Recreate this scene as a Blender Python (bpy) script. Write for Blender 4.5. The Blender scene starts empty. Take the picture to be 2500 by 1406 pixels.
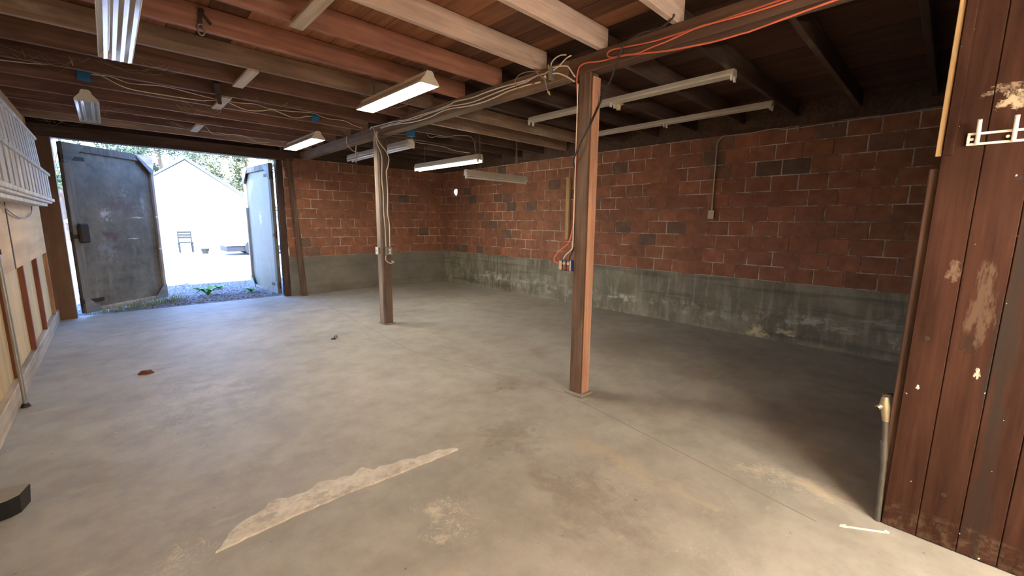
import bpy, math, random
from mathutils import Vector, Matrix

random.seed(7)
scene = bpy.context.scene
col = scene.collection

# ------------------------------------------------------------------ camera
YAW, PITCH, ROLL, FPX = 0.765421, 0.155947, 0.009978, 1016.627
CAM = Vector((0, 0, 1.5))
cam_d = bpy.data.cameras.new('camera')
cam_d.sensor_fit = 'HORIZONTAL'
cam_d.sensor_width = 36.0
cam_d.lens = 36.0 * FPX / 2500.0
cam_d.clip_start = 0.02
cam_d.clip_end = 500
cam = bpy.data.objects.new('camera', cam_d)
col.objects.link(cam)
_F = Vector((math.sin(YAW) * math.cos(PITCH), math.cos(YAW) * math.cos(PITCH), -math.sin(PITCH)))
_R = Vector((math.cos(YAW), -math.sin(YAW), 0))
_U = _R.cross(_F)
_R2 = _R * math.cos(ROLL) + _U * math.sin(ROLL)
_U2 = _U * math.cos(ROLL) - _R * math.sin(ROLL)
cam.matrix_world = Matrix(((_R2.x, _U2.x, -_F.x, CAM.x), (_R2.y, _U2.y, -_F.y, CAM.y),
                           (_R2.z, _U2.z, -_F.z, CAM.z), (0, 0, 0, 1)))
scene.camera = cam

# ------------------------------------------------------------------ sky, sun, exposure
SUN_DIR = Vector((0.18, 0.70, -0.80)).normalized()      # the way the sunlight travels
world = bpy.data.worlds.new('sky')
scene.world = world
world.use_nodes = True
wn = world.node_tree
wn.nodes.clear()
wo = wn.nodes.new('ShaderNodeOutputWorld')
wb = wn.nodes.new('ShaderNodeBackground')
sky = wn.nodes.new('ShaderNodeTexSky')
sky.sky_type = 'NISHITA'
sky.sun_disc = False
sky.sun_elevation = math.asin(-SUN_DIR.z)
sky.sun_rotation = math.atan2(-SUN_DIR.x, -SUN_DIR.y)
sky.air_density = 1.0
sky.dust_density = 0.6
sky.ozone_density = 1.6
wb.inputs['Strength'].default_value = 0.63
tint = wn.nodes.new('ShaderNodeMix')           # the camera is balanced for the warm lamps, so daylight reads blue
tint.data_type = 'RGBA'; tint.blend_type = 'MULTIPLY'
tint.inputs[0].default_value = 1.0
tint.inputs[7].default_value = (0.76, 0.91, 1.24, 1)
wn.links.new(sky.outputs[0], tint.inputs[6])
wn.links.new(tint.outputs[2], wb.inputs['Color'])
wn.links.new(wb.outputs[0], wo.inputs['Surface'])

sun_d = bpy.data.lights.new('sun', 'SUN')
sun_d.energy = 5.5
sun_d.angle = 0.009
sun_d.color = (0.95, 0.96, 1.0)
sun = bpy.data.objects.new('sun', sun_d)
sun.rotation_euler = SUN_DIR.to_track_quat('-Z', 'Y').to_euler()
sun.location = (0, -10, 20)
col.objects.link(sun)

vs = scene.view_settings
vs.view_transform = 'Standard'
vs.look = 'None'
vs.exposure = 1.75
vs.gamma = 1.0
vs.use_curve_mapping = False
scene.cycles.max_bounces = 7
scene.cycles.diffuse_bounces = 5
scene.cycles.glossy_bounces = 3
scene.cycles.use_adaptive_sampling = True
scene.cycles.adaptive_threshold = 0.12
scene.cycles.adaptive_min_samples = 20
scene.cycles.sample_clamp_indirect = 6.0
scene.cycles.use_denoising = True

TUBE_L = 46.0           # radiance of a lit fluorescent tube
TUBE_COL = (1.0, 0.89, 0.74)

# ------------------------------------------------------------------ helpers
class MB:
    """collects boxes, prisms and tubes in world coordinates"""
    def __init__(self):
        self.v, self.f, self.smooth = [], [], []
    def add(self, vs_, fs, smooth=False):
        o = len(self.v)
        self.v += [tuple(p) for p in vs_]
        self.f += [tuple(i + o for i in f) for f in fs]
        self.smooth += [smooth] * len(fs)
        return self
    def box(self, x0, x1, y0, y1, z0, z1):
        x0, x1 = min(x0, x1), max(x0, x1); y0, y1 = min(y0, y1), max(y0, y1); z0, z1 = min(z0, z1), max(z0, z1)
        return self.add([(x0, y0, z0), (x1, y0, z0), (x1, y1, z0), (x0, y1, z0), (x0, y0, z1), (x1, y0, z1), (x1, y1, z1), (x0, y1, z1)],
                        [(0, 3, 2, 1), (4, 5, 6, 7), (0, 1, 5, 4), (1, 2, 6, 5), (2, 3, 7, 6), (3, 0, 4, 7)])
    def cbox(self, x0, x1, y0, y1, z0, z1, b=0.006):
        """box with chamfered vertical and horizontal edges"""
        x0, x1 = min(x0, x1), max(x0, x1); y0, y1 = min(y0, y1), max(y0, y1); z0, z1 = min(z0, z1), max(z0, z1)
        b = min(b, (x1 - x0) * .45, (y1 - y0) * .45, (z1 - z0) * .45)
        pts = []; idx = {}
        for sx in (0, 1):
            for sy in (0, 1):
                for sz in (0, 1):
                    X, Y, Z = (x0, x1)[sx], (y0, y1)[sy], (z0, z1)[sz]
                    dx, dy, dz = (b, -b)[sx], (b, -b)[sy], (b, -b)[sz]
                    for ax in range(3):
                        p = [X + dx, Y + dy, Z + dz]; p[ax] = (X, Y, Z)[ax]
                        idx[(sx, sy, sz, ax)] = len(pts); pts.append(p)
        fs = []
        cor = [(0, 0), (1, 0), (1, 1), (0, 1)]
        for s in (0, 1):
            fs.append([idx[(s, a, c, 0)] for a, c in cor]); fs.append([idx[(a, s, c, 1)] for a, c in cor]); fs.append([idx[(a, c, s, 2)] for a, c in cor])
        for a in (0, 1):
            for c in (0, 1):
                fs.append([idx[(0, a, c, 1)], idx[(1, a, c, 1)], idx[(1, a, c, 2)], idx[(0, a, c, 2)]])
                fs.append([idx[(a, 0, c, 0)], idx[(a, 1, c, 0)], idx[(a, 1, c, 2)], idx[(a, 0, c, 2)]])
                fs.append([idx[(a, c, 0, 0)], idx[(a, c, 1, 0)], idx[(a, c, 1, 1)], idx[(a, c, 0, 1)]])
        for sx in (0, 1):
            for sy in (0, 1):
                for sz in (0, 1):
                    fs.append([idx[(sx, sy, sz, k)] for k in range(3)])
        return self.add(pts, fs)
    def prism(self, poly, d):
        """extrude a planar polygon (list of 3D points) by vector d"""
        n = len(poly); d = Vector(d)
        a = [Vector(p) for p in poly]; b = [p + d for p in a]
        fs = [tuple(range(n))[::-1], tuple(range(n, 2 * n))]
        fs += [(i, (i + 1) % n, n + (i + 1) % n, n + i) for i in range(n)]
        return self.add(a + b, fs)
    def bar(self, p, q, w, h, up=(0, 0, 1)):
        p, q = Vector(p), Vector(q); t = (q - p).normalized(); u = Vector(up)
        s = t.cross(u).normalized(); u = s.cross(t)
        c = [s * w / 2 + u * h / 2, -s * w / 2 + u * h / 2, -s * w / 2 - u * h / 2, s * w / 2 - u * h / 2]
        return self.prism([p + k for k in c], q - p)
    def tube(self, pts, r, n=8, cap=True):
        pts = [Vector(p) for p in pts]; m = len(pts); rs = r if isinstance(r, (list, tuple)) else [r] * m
        ring = []; prev = None
        for i, p in enumerate(pts):
            t = (pts[min(i + 1, m - 1)] - pts[max(i - 1, 0)])
            t = t.normalized() if t.length > 1e-9 else Vector((0, 0, 1))
            if prev is None:
                a = Vector((0, 0, 1)) if abs(t.z) < .9 else Vector((1, 0, 0))
                u = (a - t * a.dot(t)).normalized()
            else:
                u = prev - t * prev.dot(t)
                u = u.normalized() if u.length > 1e-6 else t.orthogonal().normalized()
            prev = u; w = t.cross(u)
            ring.append([p + (u * math.cos(2 * math.pi * k / n) + w * math.sin(2 * math.pi * k / n)) * rs[i] for k in range(n)])
        vs_ = [v for rg in ring for v in rg]
        fs = [(i * n + k, i * n + (k + 1) % n, (i + 1) * n + (k + 1) % n, (i + 1) * n + k) for i in range(m - 1) for k in range(n)]
        self.add(vs_, fs, True)
        if cap:
            self.add(ring[0], [tuple(range(n))[::-1]]); self.add(ring[-1], [tuple(range(n))])
        return self
    def ring(self, c, r, tr, ax=(1, 0, 0), sx=1.0, sy=1.0, n=14, m=6, ay=(0, 0, 1)):
        """torus-like link; ax/ay span its plane"""
        c = Vector(c); ax = Vector(ax).normalized(); ay = Vector(ay).normalized()
        pts = [c + ax * math.cos(2 * math.pi * k / n) * r * sx + ay * math.sin(2 * math.pi * k / n) * r * sy for k in range(n + 1)]
        return self.tube(pts, tr, m, cap=False)

ORIGIN = {}
def link(name, mb, mat, parent=None):
    o = ORIGIN.get(parent.name, Vector()) if parent else Vector()
    me = bpy.data.meshes.new(name)
    me.from_pydata([(x - o.x, y - o.y, z - o.z) for x, y, z in mb.v], [], mb.f)
    me.polygons.foreach_set('use_smooth', mb.smooth)
    me.update()
    ob = bpy.data.objects.new(name, me)
    col.objects.link(ob)
    if mat:
        me.materials.append(mat)
    if parent:
        ob.parent = parent
    ORIGIN[ob.name] = o.copy()
    return ob
def tag(o, label, cat, group=None):
    o['label'] = label; o['category'] = cat
    if group: o['group'] = group
    return o
def thing(name, loc, label, cat, group=None):
    o = bpy.data.objects.new(name, None)
    o.empty_display_size = 0.1
    col.objects.link(o); o.location = loc
    ORIGIN[o.name] = Vector(loc)
    return tag(o, label, cat, group)
def struct(name, mb, mat, label=None):
    o = link(name, mb, mat); o['kind'] = 'structure'
    if label: o['label'] = label
    return o
def smooth_path(pts, k=5):
    """Catmull-Rom through the points"""
    P = [Vector(p) for p in pts]
    if len(P) < 3: return P
    out = []
    for i in range(len(P) - 1):
        a, b, c, d = P[max(i - 1, 0)], P[i], P[i + 1], P[min(i + 2, len(P) - 1)]
        for j in range(k):
            t = j / k
            out.append(0.5 * ((2 * b) + (c - a) * t + (2 * a - 5 * b + 4 * c - d) * t * t + (3 * b - a - 3 * c + d) * t ** 3))
    out.append(P[-1])
    return out
def cable(name, pts, r, mat, label, cat='cable', group=None, parent=None, n=7, k=5):
    o = link(name, MB().tube(smooth_path(pts, k), r, n), mat, parent)
    if parent is None: tag(o, label, cat, group)
    return o

# ------------------------------------------------------------------ materials
def nodes(name):
    m = bpy.data.materials.new(name); m.use_nodes = True
    nt = m.node_tree
    return m, nt, nt.nodes['Principled BSDF']
def N(nt, t, **kw):
    n = nt.nodes.new(t)
    for k, v in kw.items():
        setattr(n, k, v)
    return n
def L(nt, a, b): nt.links.new(a, b)
def plain(name, c, rough=0.6, metal=0.0, emit=None, estr=0.0, bump=0.0, var=0.0):
    m, nt, b = nodes(name)
    b.inputs['Base Color'].default_value = (*c, 1)
    b.inputs['Roughness'].default_value = rough
    b.inputs['Metallic'].default_value = metal
    if emit:
        b.inputs['Emission Color'].default_value = (*emit, 1)
        b.inputs['Emission Strength'].default_value = estr
    if var > 0:
        tc = N(nt, 'ShaderNodeTexCoord'); ns = N(nt, 'ShaderNodeTexNoise')
        ns.inputs['Scale'].default_value = 14; ns.inputs['Detail'].default_value = 5
        L(nt, tc.outputs['Object'], ns.inputs['Vector'])
        mx = N(nt, 'ShaderNodeMix', data_type='RGBA')
        mx.inputs[6].default_value = (*[k * (1 - var) for k in c], 1)
        mx.inputs[7].default_value = (*[min(1, k * (1 + var)) for k in c], 1)
        L(nt, ns.outputs['Fac'], mx.inputs[0]); L(nt, mx.outputs[2], b.inputs['Base Color'])
    return m
def ramp(nt, fac, stops):
    r = N(nt, 'ShaderNodeValToRGB')
    els = r.color_ramp.elements
    while len(els) < len(stops): els.new(0.5)
    for e, (p, c) in zip(els, stops):
        e.position = p; e.color = (*c, 1) if len(c) == 3 else c
    L(nt, fac, r.inputs[0])
    return r.outputs[0]
def mapped(nt, scale, coord='Object', rnd=True):
    tc = N(nt, 'ShaderNodeTexCoord'); mp = N(nt, 'ShaderNodeMapping')
    mp.inputs['Scale'].default_value = scale
    L(nt, tc.outputs[coord], mp.inputs['Vector'])
    if rnd:
        oi = N(nt, 'ShaderNodeObjectInfo'); mu = N(nt, 'ShaderNodeMath', operation='MULTIPLY')
        mu.inputs[1].default_value = 37.0
        L(nt, oi.outputs['Random'], mu.inputs[0]); L(nt, mu.outputs[0], mp.inputs['Location'])
    return mp.outputs[0]
def noise(nt, vec, scale, detail=5, rough=0.55):
    n = N(nt, 'ShaderNodeTexNoise')
    n.inputs['Scale'].default_value = scale; n.inputs['Detail'].default_value = detail; n.inputs['Roughness'].default_value = rough
    L(nt, vec, n.inputs['Vector'])
    return n.outputs['Fac']
def mix(nt, fac, a, b):
    mx = N(nt, 'ShaderNodeMix', data_type='RGBA')
    if isinstance(fac, (int, float)): mx.inputs[0].default_value = fac
    else: L(nt, fac, mx.inputs[0])
    for i, s in ((6, a), (7, b)):
        if isinstance(s, (tuple, list)): mx.inputs[i].default_value = (*s[:3], 1)
        else: L(nt, s, mx.inputs[i])
    return mx.outputs[2]
def math_(nt, op, a, b=None, clamp=False):
    m = N(nt, 'ShaderNodeMath', operation=op); m.use_clamp = clamp
    for i, s in ((0, a), (1, b)):
        if s is None: continue
        if isinstance(s, (int, float)): m.inputs[i].default_value = s
        else: L(nt, s, m.inputs[i])
    return m.outputs[0]
def bump(nt, bsdf, h, strength=0.3, dist=0.01):
    bp = N(nt, 'ShaderNodeBump'); bp.inputs['Strength'].default_value = strength; bp.inputs['Distance'].default_value = dist
    L(nt, h, bp.inputs['Height']); L(nt, bp.outputs[0], bsdf.inputs['Normal'])
def smoothstep(nt, v, a, b):
    mr = N(nt, 'ShaderNodeMapRange', interpolation_type='SMOOTHSTEP')
    mr.inputs['From Min'].default_value = a; mr.inputs['From Max'].default_value = b
    L(nt, v, mr.inputs['Value'])
    return mr.outputs[0]
def blob(nt, c, r, edge=0.5, coord='Object'):
    """soft elliptical mask with a ragged edge, 1 inside"""
    tc = N(nt, 'ShaderNodeTexCoord')
    s = N(nt, 'ShaderNodeVectorMath', operation='SUBTRACT'); s.inputs[1].default_value = c
    L(nt, tc.outputs[coord], s.inputs[0])
    d = N(nt, 'ShaderNodeVectorMath', operation='DIVIDE'); d.inputs[1].default_value = r
    L(nt, s.outputs[0], d.inputs[0])
    ln = N(nt, 'ShaderNodeVectorMath', operation='LENGTH'); L(nt, d.outputs[0], ln.inputs[0])
    wob = noise(nt, d.outputs[0], 1.7, 3, 0.7)
    rad = math_(nt, 'ADD', ln.outputs['Value'], math_(nt, 'MULTIPLY', math_(nt, 'SUBTRACT', wob, 0.5), 2.6))
    return smoothstep(nt, math_(nt, 'SUBTRACT', 0.85, rad), 0.0, edge)

def wood(name, stops, axis=0, rough=0.75, gscale=26.0, stretch=0.05, rnd_val=0.25, patch=None, patch_amt=0.5, bmp=0.35, stain=0.35):
    """rough sawn timber: grain along an axis, stains, a tone of its own for each piece"""
    m, nt, b = nodes(name)
    sc = [1.0, 1.0, 1.0]; sc[axis] = stretch
    v = mapped(nt, sc)
    g = noise(nt, v, gscale, 7, 0.6)
    c = ramp(nt, g, stops)
    sc2 = [1.0, 1.0, 1.0]; sc2[axis] = 0.35
    v2 = mapped(nt, sc2)
    st = noise(nt, v2, 3.2, 6, 0.65)
    dk = ramp(nt, st, [(0.30, (1 - stain,) * 3), (0.62, (1.12,) * 3)])
    mu = N(nt, 'ShaderNodeMix', data_type='RGBA', blend_type='MULTIPLY'); mu.inputs[0].default_value = 1.0
    L(nt, c, mu.inputs[6]); L(nt, dk, mu.inputs[7])
    out = mu.outputs[2]
    if patch:
        pn = noise(nt, mapped(nt, sc2), 5.0, 8, 0.7)
        out = mix(nt, math_(nt, 'MULTIPLY', smoothstep(nt, pn, 0.55, 0.68), patch_amt), out, patch)
    oi = N(nt, 'ShaderNodeObjectInfo')
    hs = N(nt, 'ShaderNodeHueSaturation')
    mr = N(nt, 'ShaderNodeMapRange'); mr.inputs['To Min'].default_value = 1 - rnd_val; mr.inputs['To Max'].default_value = 1 + rnd_val
    L(nt, oi.outputs['Random'], mr.inputs['Value']); L(nt, mr.outputs[0], hs.inputs['Value']); L(nt, out, hs.inputs['Color'])
    L(nt, hs.outputs[0], b.inputs['Base Color'])
    b.inputs['Roughness'].default_value = rough
    b.inputs['Specular IOR Level'].default_value = 0.3
    bump(nt, b, g, bmp, 0.006)
    return m

M = {}
M['joist_red'] = wood('red brown joist timber', [(0.3, (0.33, 0.15, 0.105)), (0.6, (0.5, 0.245, 0.175)), (0.8, (0.6, 0.33, 0.24))], 0)
M['joist_dark'] = wood('dark joist timber', [(0.3, (0.14, 0.075, 0.057)), (0.6, (0.25, 0.14, 0.108)), (0.8, (0.34, 0.2, 0.155))], 0)
M['joist_dirty'] = wood('dusty joist timber', [(0.3, (0.24, 0.16, 0.118)), (0.6, (0.39, 0.28, 0.21)), (0.8, (0.5, 0.37, 0.28))], 0, patch=(0.52, 0.42, 0.31), patch_amt=0.6)
M['joist_white'] = wood('whitewashed joist timber', [(0.25, (0.46, 0.34, 0.28)), (0.55, (0.68, 0.53, 0.45)), (0.8, (0.78, 0.64, 0.55))], 0, stain=0.2, rnd_val=0.06, patch=(0.28, 0.18, 0.13), patch_amt=0.45)
M['pale_stick'] = wood('pale new timber', [(0.3, (0.42, 0.29, 0.14)), (0.7, (0.58, 0.42, 0.22))], 2, stain=0.12, rnd_val=0.06)
M['pale_block'] = wood('pale blocking timber', [(0.3, (0.42, 0.33, 0.25)), (0.7, (0.62, 0.52, 0.4))], 1, stain=0.15, rnd_val=0.12)
M['deck'] = wood('roof deck boards', [(0.3, (0.18, 0.078, 0.042)), (0.6, (0.30, 0.135, 0.072)), (0.8, (0.38, 0.19, 0.105))], 1, rnd_val=0.5, stain=0.3)
M['beam'] = wood('brown beam timber', [(0.3, (0.2, 0.125, 0.082)), (0.6, (0.33, 0.225, 0.15)), (0.8, (0.44, 0.32, 0.225))], 1, patch=(0.48, 0.39, 0.28), patch_amt=0.4)
M['beam_dark'] = wood('dark brown beam timber', [(0.3, (0.075, 0.04, 0.027)), (0.6, (0.13, 0.075, 0.052)), (0.8, (0.19, 0.12, 0.085))], 1)
M['deck_mid'] = wood('darker roof deck boards', [(0.3, (0.10, 0.045, 0.027)), (0.6, (0.17, 0.078, 0.045)), (0.8, (0.23, 0.11, 0.065))], 1, rnd_val=0.35, stain=0.3)
M['deck_shade'] = wood('shade dark roof deck boards', [(0.3, (0.05, 0.024, 0.016)), (0.6, (0.085, 0.042, 0.027)), (0.8, (0.12, 0.06, 0.04))], 1, rnd_val=0.4)  # shade of the bay beyond the beam put into the board colour
M['joist_shade'] = wood('shade dark joist timber', [(0.3, (0.045, 0.026, 0.02)), (0.6, (0.085, 0.052, 0.04)), (0.8, (0.14, 0.09, 0.07))], 0, patch=(0.2, 0.15, 0.11), patch_amt=0.35)  # joists beyond the beam, darkened to carry the bay's shade
M['header'] = wood('dark door header timber', [(0.3, (0.045, 0.028, 0.02)), (0.7, (0.10, 0.06, 0.042))], 0)
M['jamb'] = wood('dark door jamb timber', [(0.3, (0.05, 0.026, 0.018)), (0.7, (0.12, 0.065, 0.045))], 2)
M['post'] = wood('post timber', [(0.3, (0.10, 0.062, 0.045)), (0.6, (0.18, 0.118, 0.086)), (0.8, (0.27, 0.19, 0.14))], 2, rnd_val=0.05, patch=(0.30, 0.28, 0.2), patch_amt=0.25)
M['post_grey'] = wood('weathered post timber', [(0.3, (0.24, 0.18, 0.125)), (0.6, (0.4, 0.32, 0.235)), (0.8, (0.52, 0.43, 0.33))], 2, rnd_val=0.05, patch=(0.55, 0.5, 0.4), patch_amt=0.35)
M['post_red'] = wood('reddish post facing', [(0.3, (0.42, 0.215, 0.14)), (0.6, (0.60, 0.335, 0.225)), (0.8, (0.68, 0.42, 0.29))], 2, rnd_val=0.05, stain=0.2)
M['board_dark'] = wood('dark leaning board', [(0.3, (0.06, 0.035, 0.025)), (0.6, (0.13, 0.08, 0.055)), (0.8, (0.22, 0.15, 0.11))], 2)
M['stud'] = wood('wall stud timber', [(0.3, (0.15, 0.05, 0.035)), (0.6, (0.23, 0.085, 0.055)), (0.8, (0.31, 0.13, 0.085))], 2, rnd_val=0.18)
M['corner_stud'] = wood('corner stud timber', [(0.3, (0.34, 0.17, 0.085)), (0.7, (0.52, 0.3, 0.17))], 2, rnd_val=0.1)
M['sill'] = wood('sill timber', [(0.3, (0.32, 0.25, 0.17)), (0.7, (0.52, 0.43, 0.33))], 1)
M['ply'] = wood('yellow plywood', [(0.3, (0.5, 0.31, 0.13)), (0.6, (0.62, 0.40, 0.175)), (0.8, (0.7, 0.48, 0.225))], 1, gscale=9, stain=0.12, rnd_val=0.07, bmp=0.15)
M['ply_pale'] = wood('pale plywood', [(0.3, (0.5, 0.345, 0.15)), (0.6, (0.6, 0.43, 0.205)), (0.8, (0.66, 0.5, 0.26))], 2, gscale=9, stain=0.12, rnd_val=0.07, bmp=0.15)
M['brown_panel'] = wood('brown wall panel', [(0.3, (0.13, 0.066, 0.036)), (0.7, (0.2, 0.11, 0.062))], 2, gscale=8)
M['white_slat'] = wood('weathered white painted slats', [(0.28, (0.38, 0.345, 0.32)), (0.5, (0.66, 0.63, 0.60)), (0.8, (0.8, 0.78, 0.76))], 2, stain=0.2, rnd_val=0.12)
M['metal_white'] = plain('white enamelled metal', (0.74, 0.70, 0.63), 0.35, 0.0, var=0.07)
M['metal_white_side'] = plain('aged white enamel', (0.66, 0.615, 0.53), 0.45, 0.0, var=0.12)
M['plastic_white'] = plain('white plastic', (0.78, 0.75, 0.68), 0.4)
M['tube_off'] = plain('unlit tube glass', (0.80, 0.80, 0.78), 0.12)
M['tube_on'] = plain('lit tube glass', (0.9, 0.9, 0.85), 0.3, emit=TUBE_COL, estr=TUBE_L)
M['tube_dim'] = plain('lit bare tube glass', (0.9, 0.9, 0.85), 0.3, emit=(1.0, 0.9, 0.68), estr=14.0)
M['tube_rear'] = plain('added rear tube glass', (0.9, 0.9, 0.85), 0.3, emit=TUBE_COL, estr=125.0)  # tubes of the two battens added behind the viewpoint
M['tube_rear2'] = plain('added rear tube glass', (0.9, 0.9, 0.85), 0.3, emit=TUBE_COL, estr=160.0)
M['galv'] = plain('galvanised steel', (0.42, 0.41, 0.38), 0.45, 0.8, var=0.2)
M['old_pipe'] = plain('old grey pipe', (0.13, 0.12, 0.105), 0.55, 0.5, var=0.25)
M['iron'] = plain('rusty iron', (0.06, 0.04, 0.03), 0.7, 0.5, var=0.4)
M['chain'] = plain('dull chain steel', (0.2, 0.17, 0.14), 0.5, 0.7)
M['blue'] = plain('blue plastic', (0.03, 0.22, 0.52), 0.5)
M['dark_blue'] = plain('dark blue plastic', (0.02, 0.05, 0.2), 0.5)
M['cord_white'] = plain('off white cable sheath', (0.82, 0.75, 0.65), 0.5)
M['cord_grey'] = plain('grey cable sheath', (0.34, 0.29, 0.24), 0.55)
M['cord_black'] = plain('black cable sheath', (0.035, 0.028, 0.025), 0.5)
M['cord_orange'] = plain('orange cord sheath', (0.62, 0.15, 0.08), 0.45)
M['yellow'] = plain('yellow plastic', (0.75, 0.68, 0.08), 0.4)
M['red'] = plain('red plastic', (0.42, 0.08, 0.05), 0.5)
M['ivory'] = plain('ivory plastic', (0.68, 0.58, 0.38), 0.4)
M['device_red'] = plain('brown receptacle plastic', (0.32, 0.1, 0.07), 0.45)
M['black'] = plain('black rubber', (0.014, 0.013, 0.014), 0.6)
M['white_paint'] = plain('white painted metal', (0.86, 0.82, 0.72), 0.3)
M['brass'] = plain('tarnished brass', (0.42, 0.36, 0.24), 0.4, 0.7, var=0.25)
M['debris'] = plain('rust brown scrap', (0.16, 0.05, 0.028), 0.8, var=0.4)
M['house'] = plain('white house siding', (0.82, 0.82, 0.80), 0.7)
M['roof_shingle'] = plain('grey roof edge', (0.34, 0.34, 0.35), 0.8)
M['roof_edge'] = plain('grey barge board', (0.07, 0.07, 0.075), 0.8)
M['car'] = plain('white car paint', (0.8, 0.8, 0.8), 0.25)
M['car_glass'] = plain('car glass', (0.25, 0.28, 0.3), 0.08)
M['bark'] = plain('tree bark', (0.16, 0.11, 0.075), 0.9, var=0.4)
M['plant'] = plain('weed leaf', (0.16, 0.34, 0.06), 0.6, var=0.3)
M['grass'] = plain('dry grass blade', (0.30, 0.34, 0.16), 0.7, var=0.3)
M['stone'] = None

def m_leaf(name, c):
    m, nt, b = nodes(name)
    v = mapped(nt, (1, 1, 1)); n = noise(nt, v, 1.3, 3)
    cc = ramp(nt, n, [(0.3, tuple(k * 0.75 for k in c)), (0.7, tuple(min(1, k * 1.3) for k in c))])
    L(nt, cc, b.inputs['Base Color']); b.inputs['Roughness'].default_value = 0.55
    tr = N(nt, 'ShaderNodeBsdfTranslucent'); L(nt, cc, tr.inputs['Color'])
    ms = N(nt, 'ShaderNodeMixShader'); ms.inputs[0].default_value = 0.3
    out = nt.nodes['Material Output']
    L(nt, b.outputs[0], ms.inputs[1]); L(nt, tr.outputs[0], ms.inputs[2]); L(nt, ms.outputs[0], out.inputs['Surface'])
    return m
M['leaf'] = [m_leaf('green leaf', (0.085, 0.12, 0.05)), m_leaf('olive leaf', (0.13, 0.13, 0.05)), m_leaf('dull green leaf', (0.07, 0.10, 0.055))]

def m_brick():
    m, nt, b = nodes('red clay block')
    oi = N(nt, 'ShaderNodeObjectInfo')
    base = ramp(nt, oi.outputs['Random'], [(0.0, (0.234, 0.108, 0.067)), (0.25, (0.291, 0.130, 0.078)), (0.5, (0.262, 0.118, 0.073)), (0.72, (0.342, 0.145, 0.085)),
                                           (0.91, (0.268, 0.123, 0.080)), (0.95, (0.171, 0.105, 0.078)), (1.0, (0.148, 0.099, 0.078))])
    v = mapped(nt, (1, 1, 1))
    n1 = noise(nt, v, 7.0, 7, 0.65); n2 = noise(nt, v, 55.0, 4)
    dk = ramp(nt, n1, [(0.28, (0.75, 0.76, 0.78)), (0.65, (1.25, 1.25, 1.24))])
    mu = N(nt, 'ShaderNodeMix', data_type='RGBA', blend_type='MULTIPLY'); mu.inputs[0].default_value = 1.0
    L(nt, base, mu.inputs[6]); L(nt, dk, mu.inputs[7])
    smear = math_(nt, 'MULTIPLY', smoothstep(nt, n1, 0.62, 0.78), 0.35)
    c = mix(nt, smear, mu.outputs[2], (0.34, 0.27, 0.22))
    L(nt, c, b.inputs['Base Color']); b.inputs['Roughness'].default_value = 0.8
    b.inputs['Specular IOR Level'].default_value = 0.25
    bump(nt, b, n2, 0.3, 0.004)
    return m
M['brick'] = m_brick()
def m_mortar():
    m, nt, b = nodes('grey mortar')
    v = mapped(nt, (1, 1, 1), rnd=False)
    n1 = noise(nt, v, 2.1, 6, 0.7)
    c = mix(nt, smoothstep(nt, n1, 0.44, 0.6), (0.24, 0.13, 0.10), (0.60, 0.55, 0.49))
    L(nt, c, b.inputs['Base Color']); b.inputs['Roughness'].default_value = 0.9
    bump(nt, b, noise(nt, v, 60, 4), 0.5, 0.004)
    return m
M['mortar'] = m_mortar()

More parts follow.
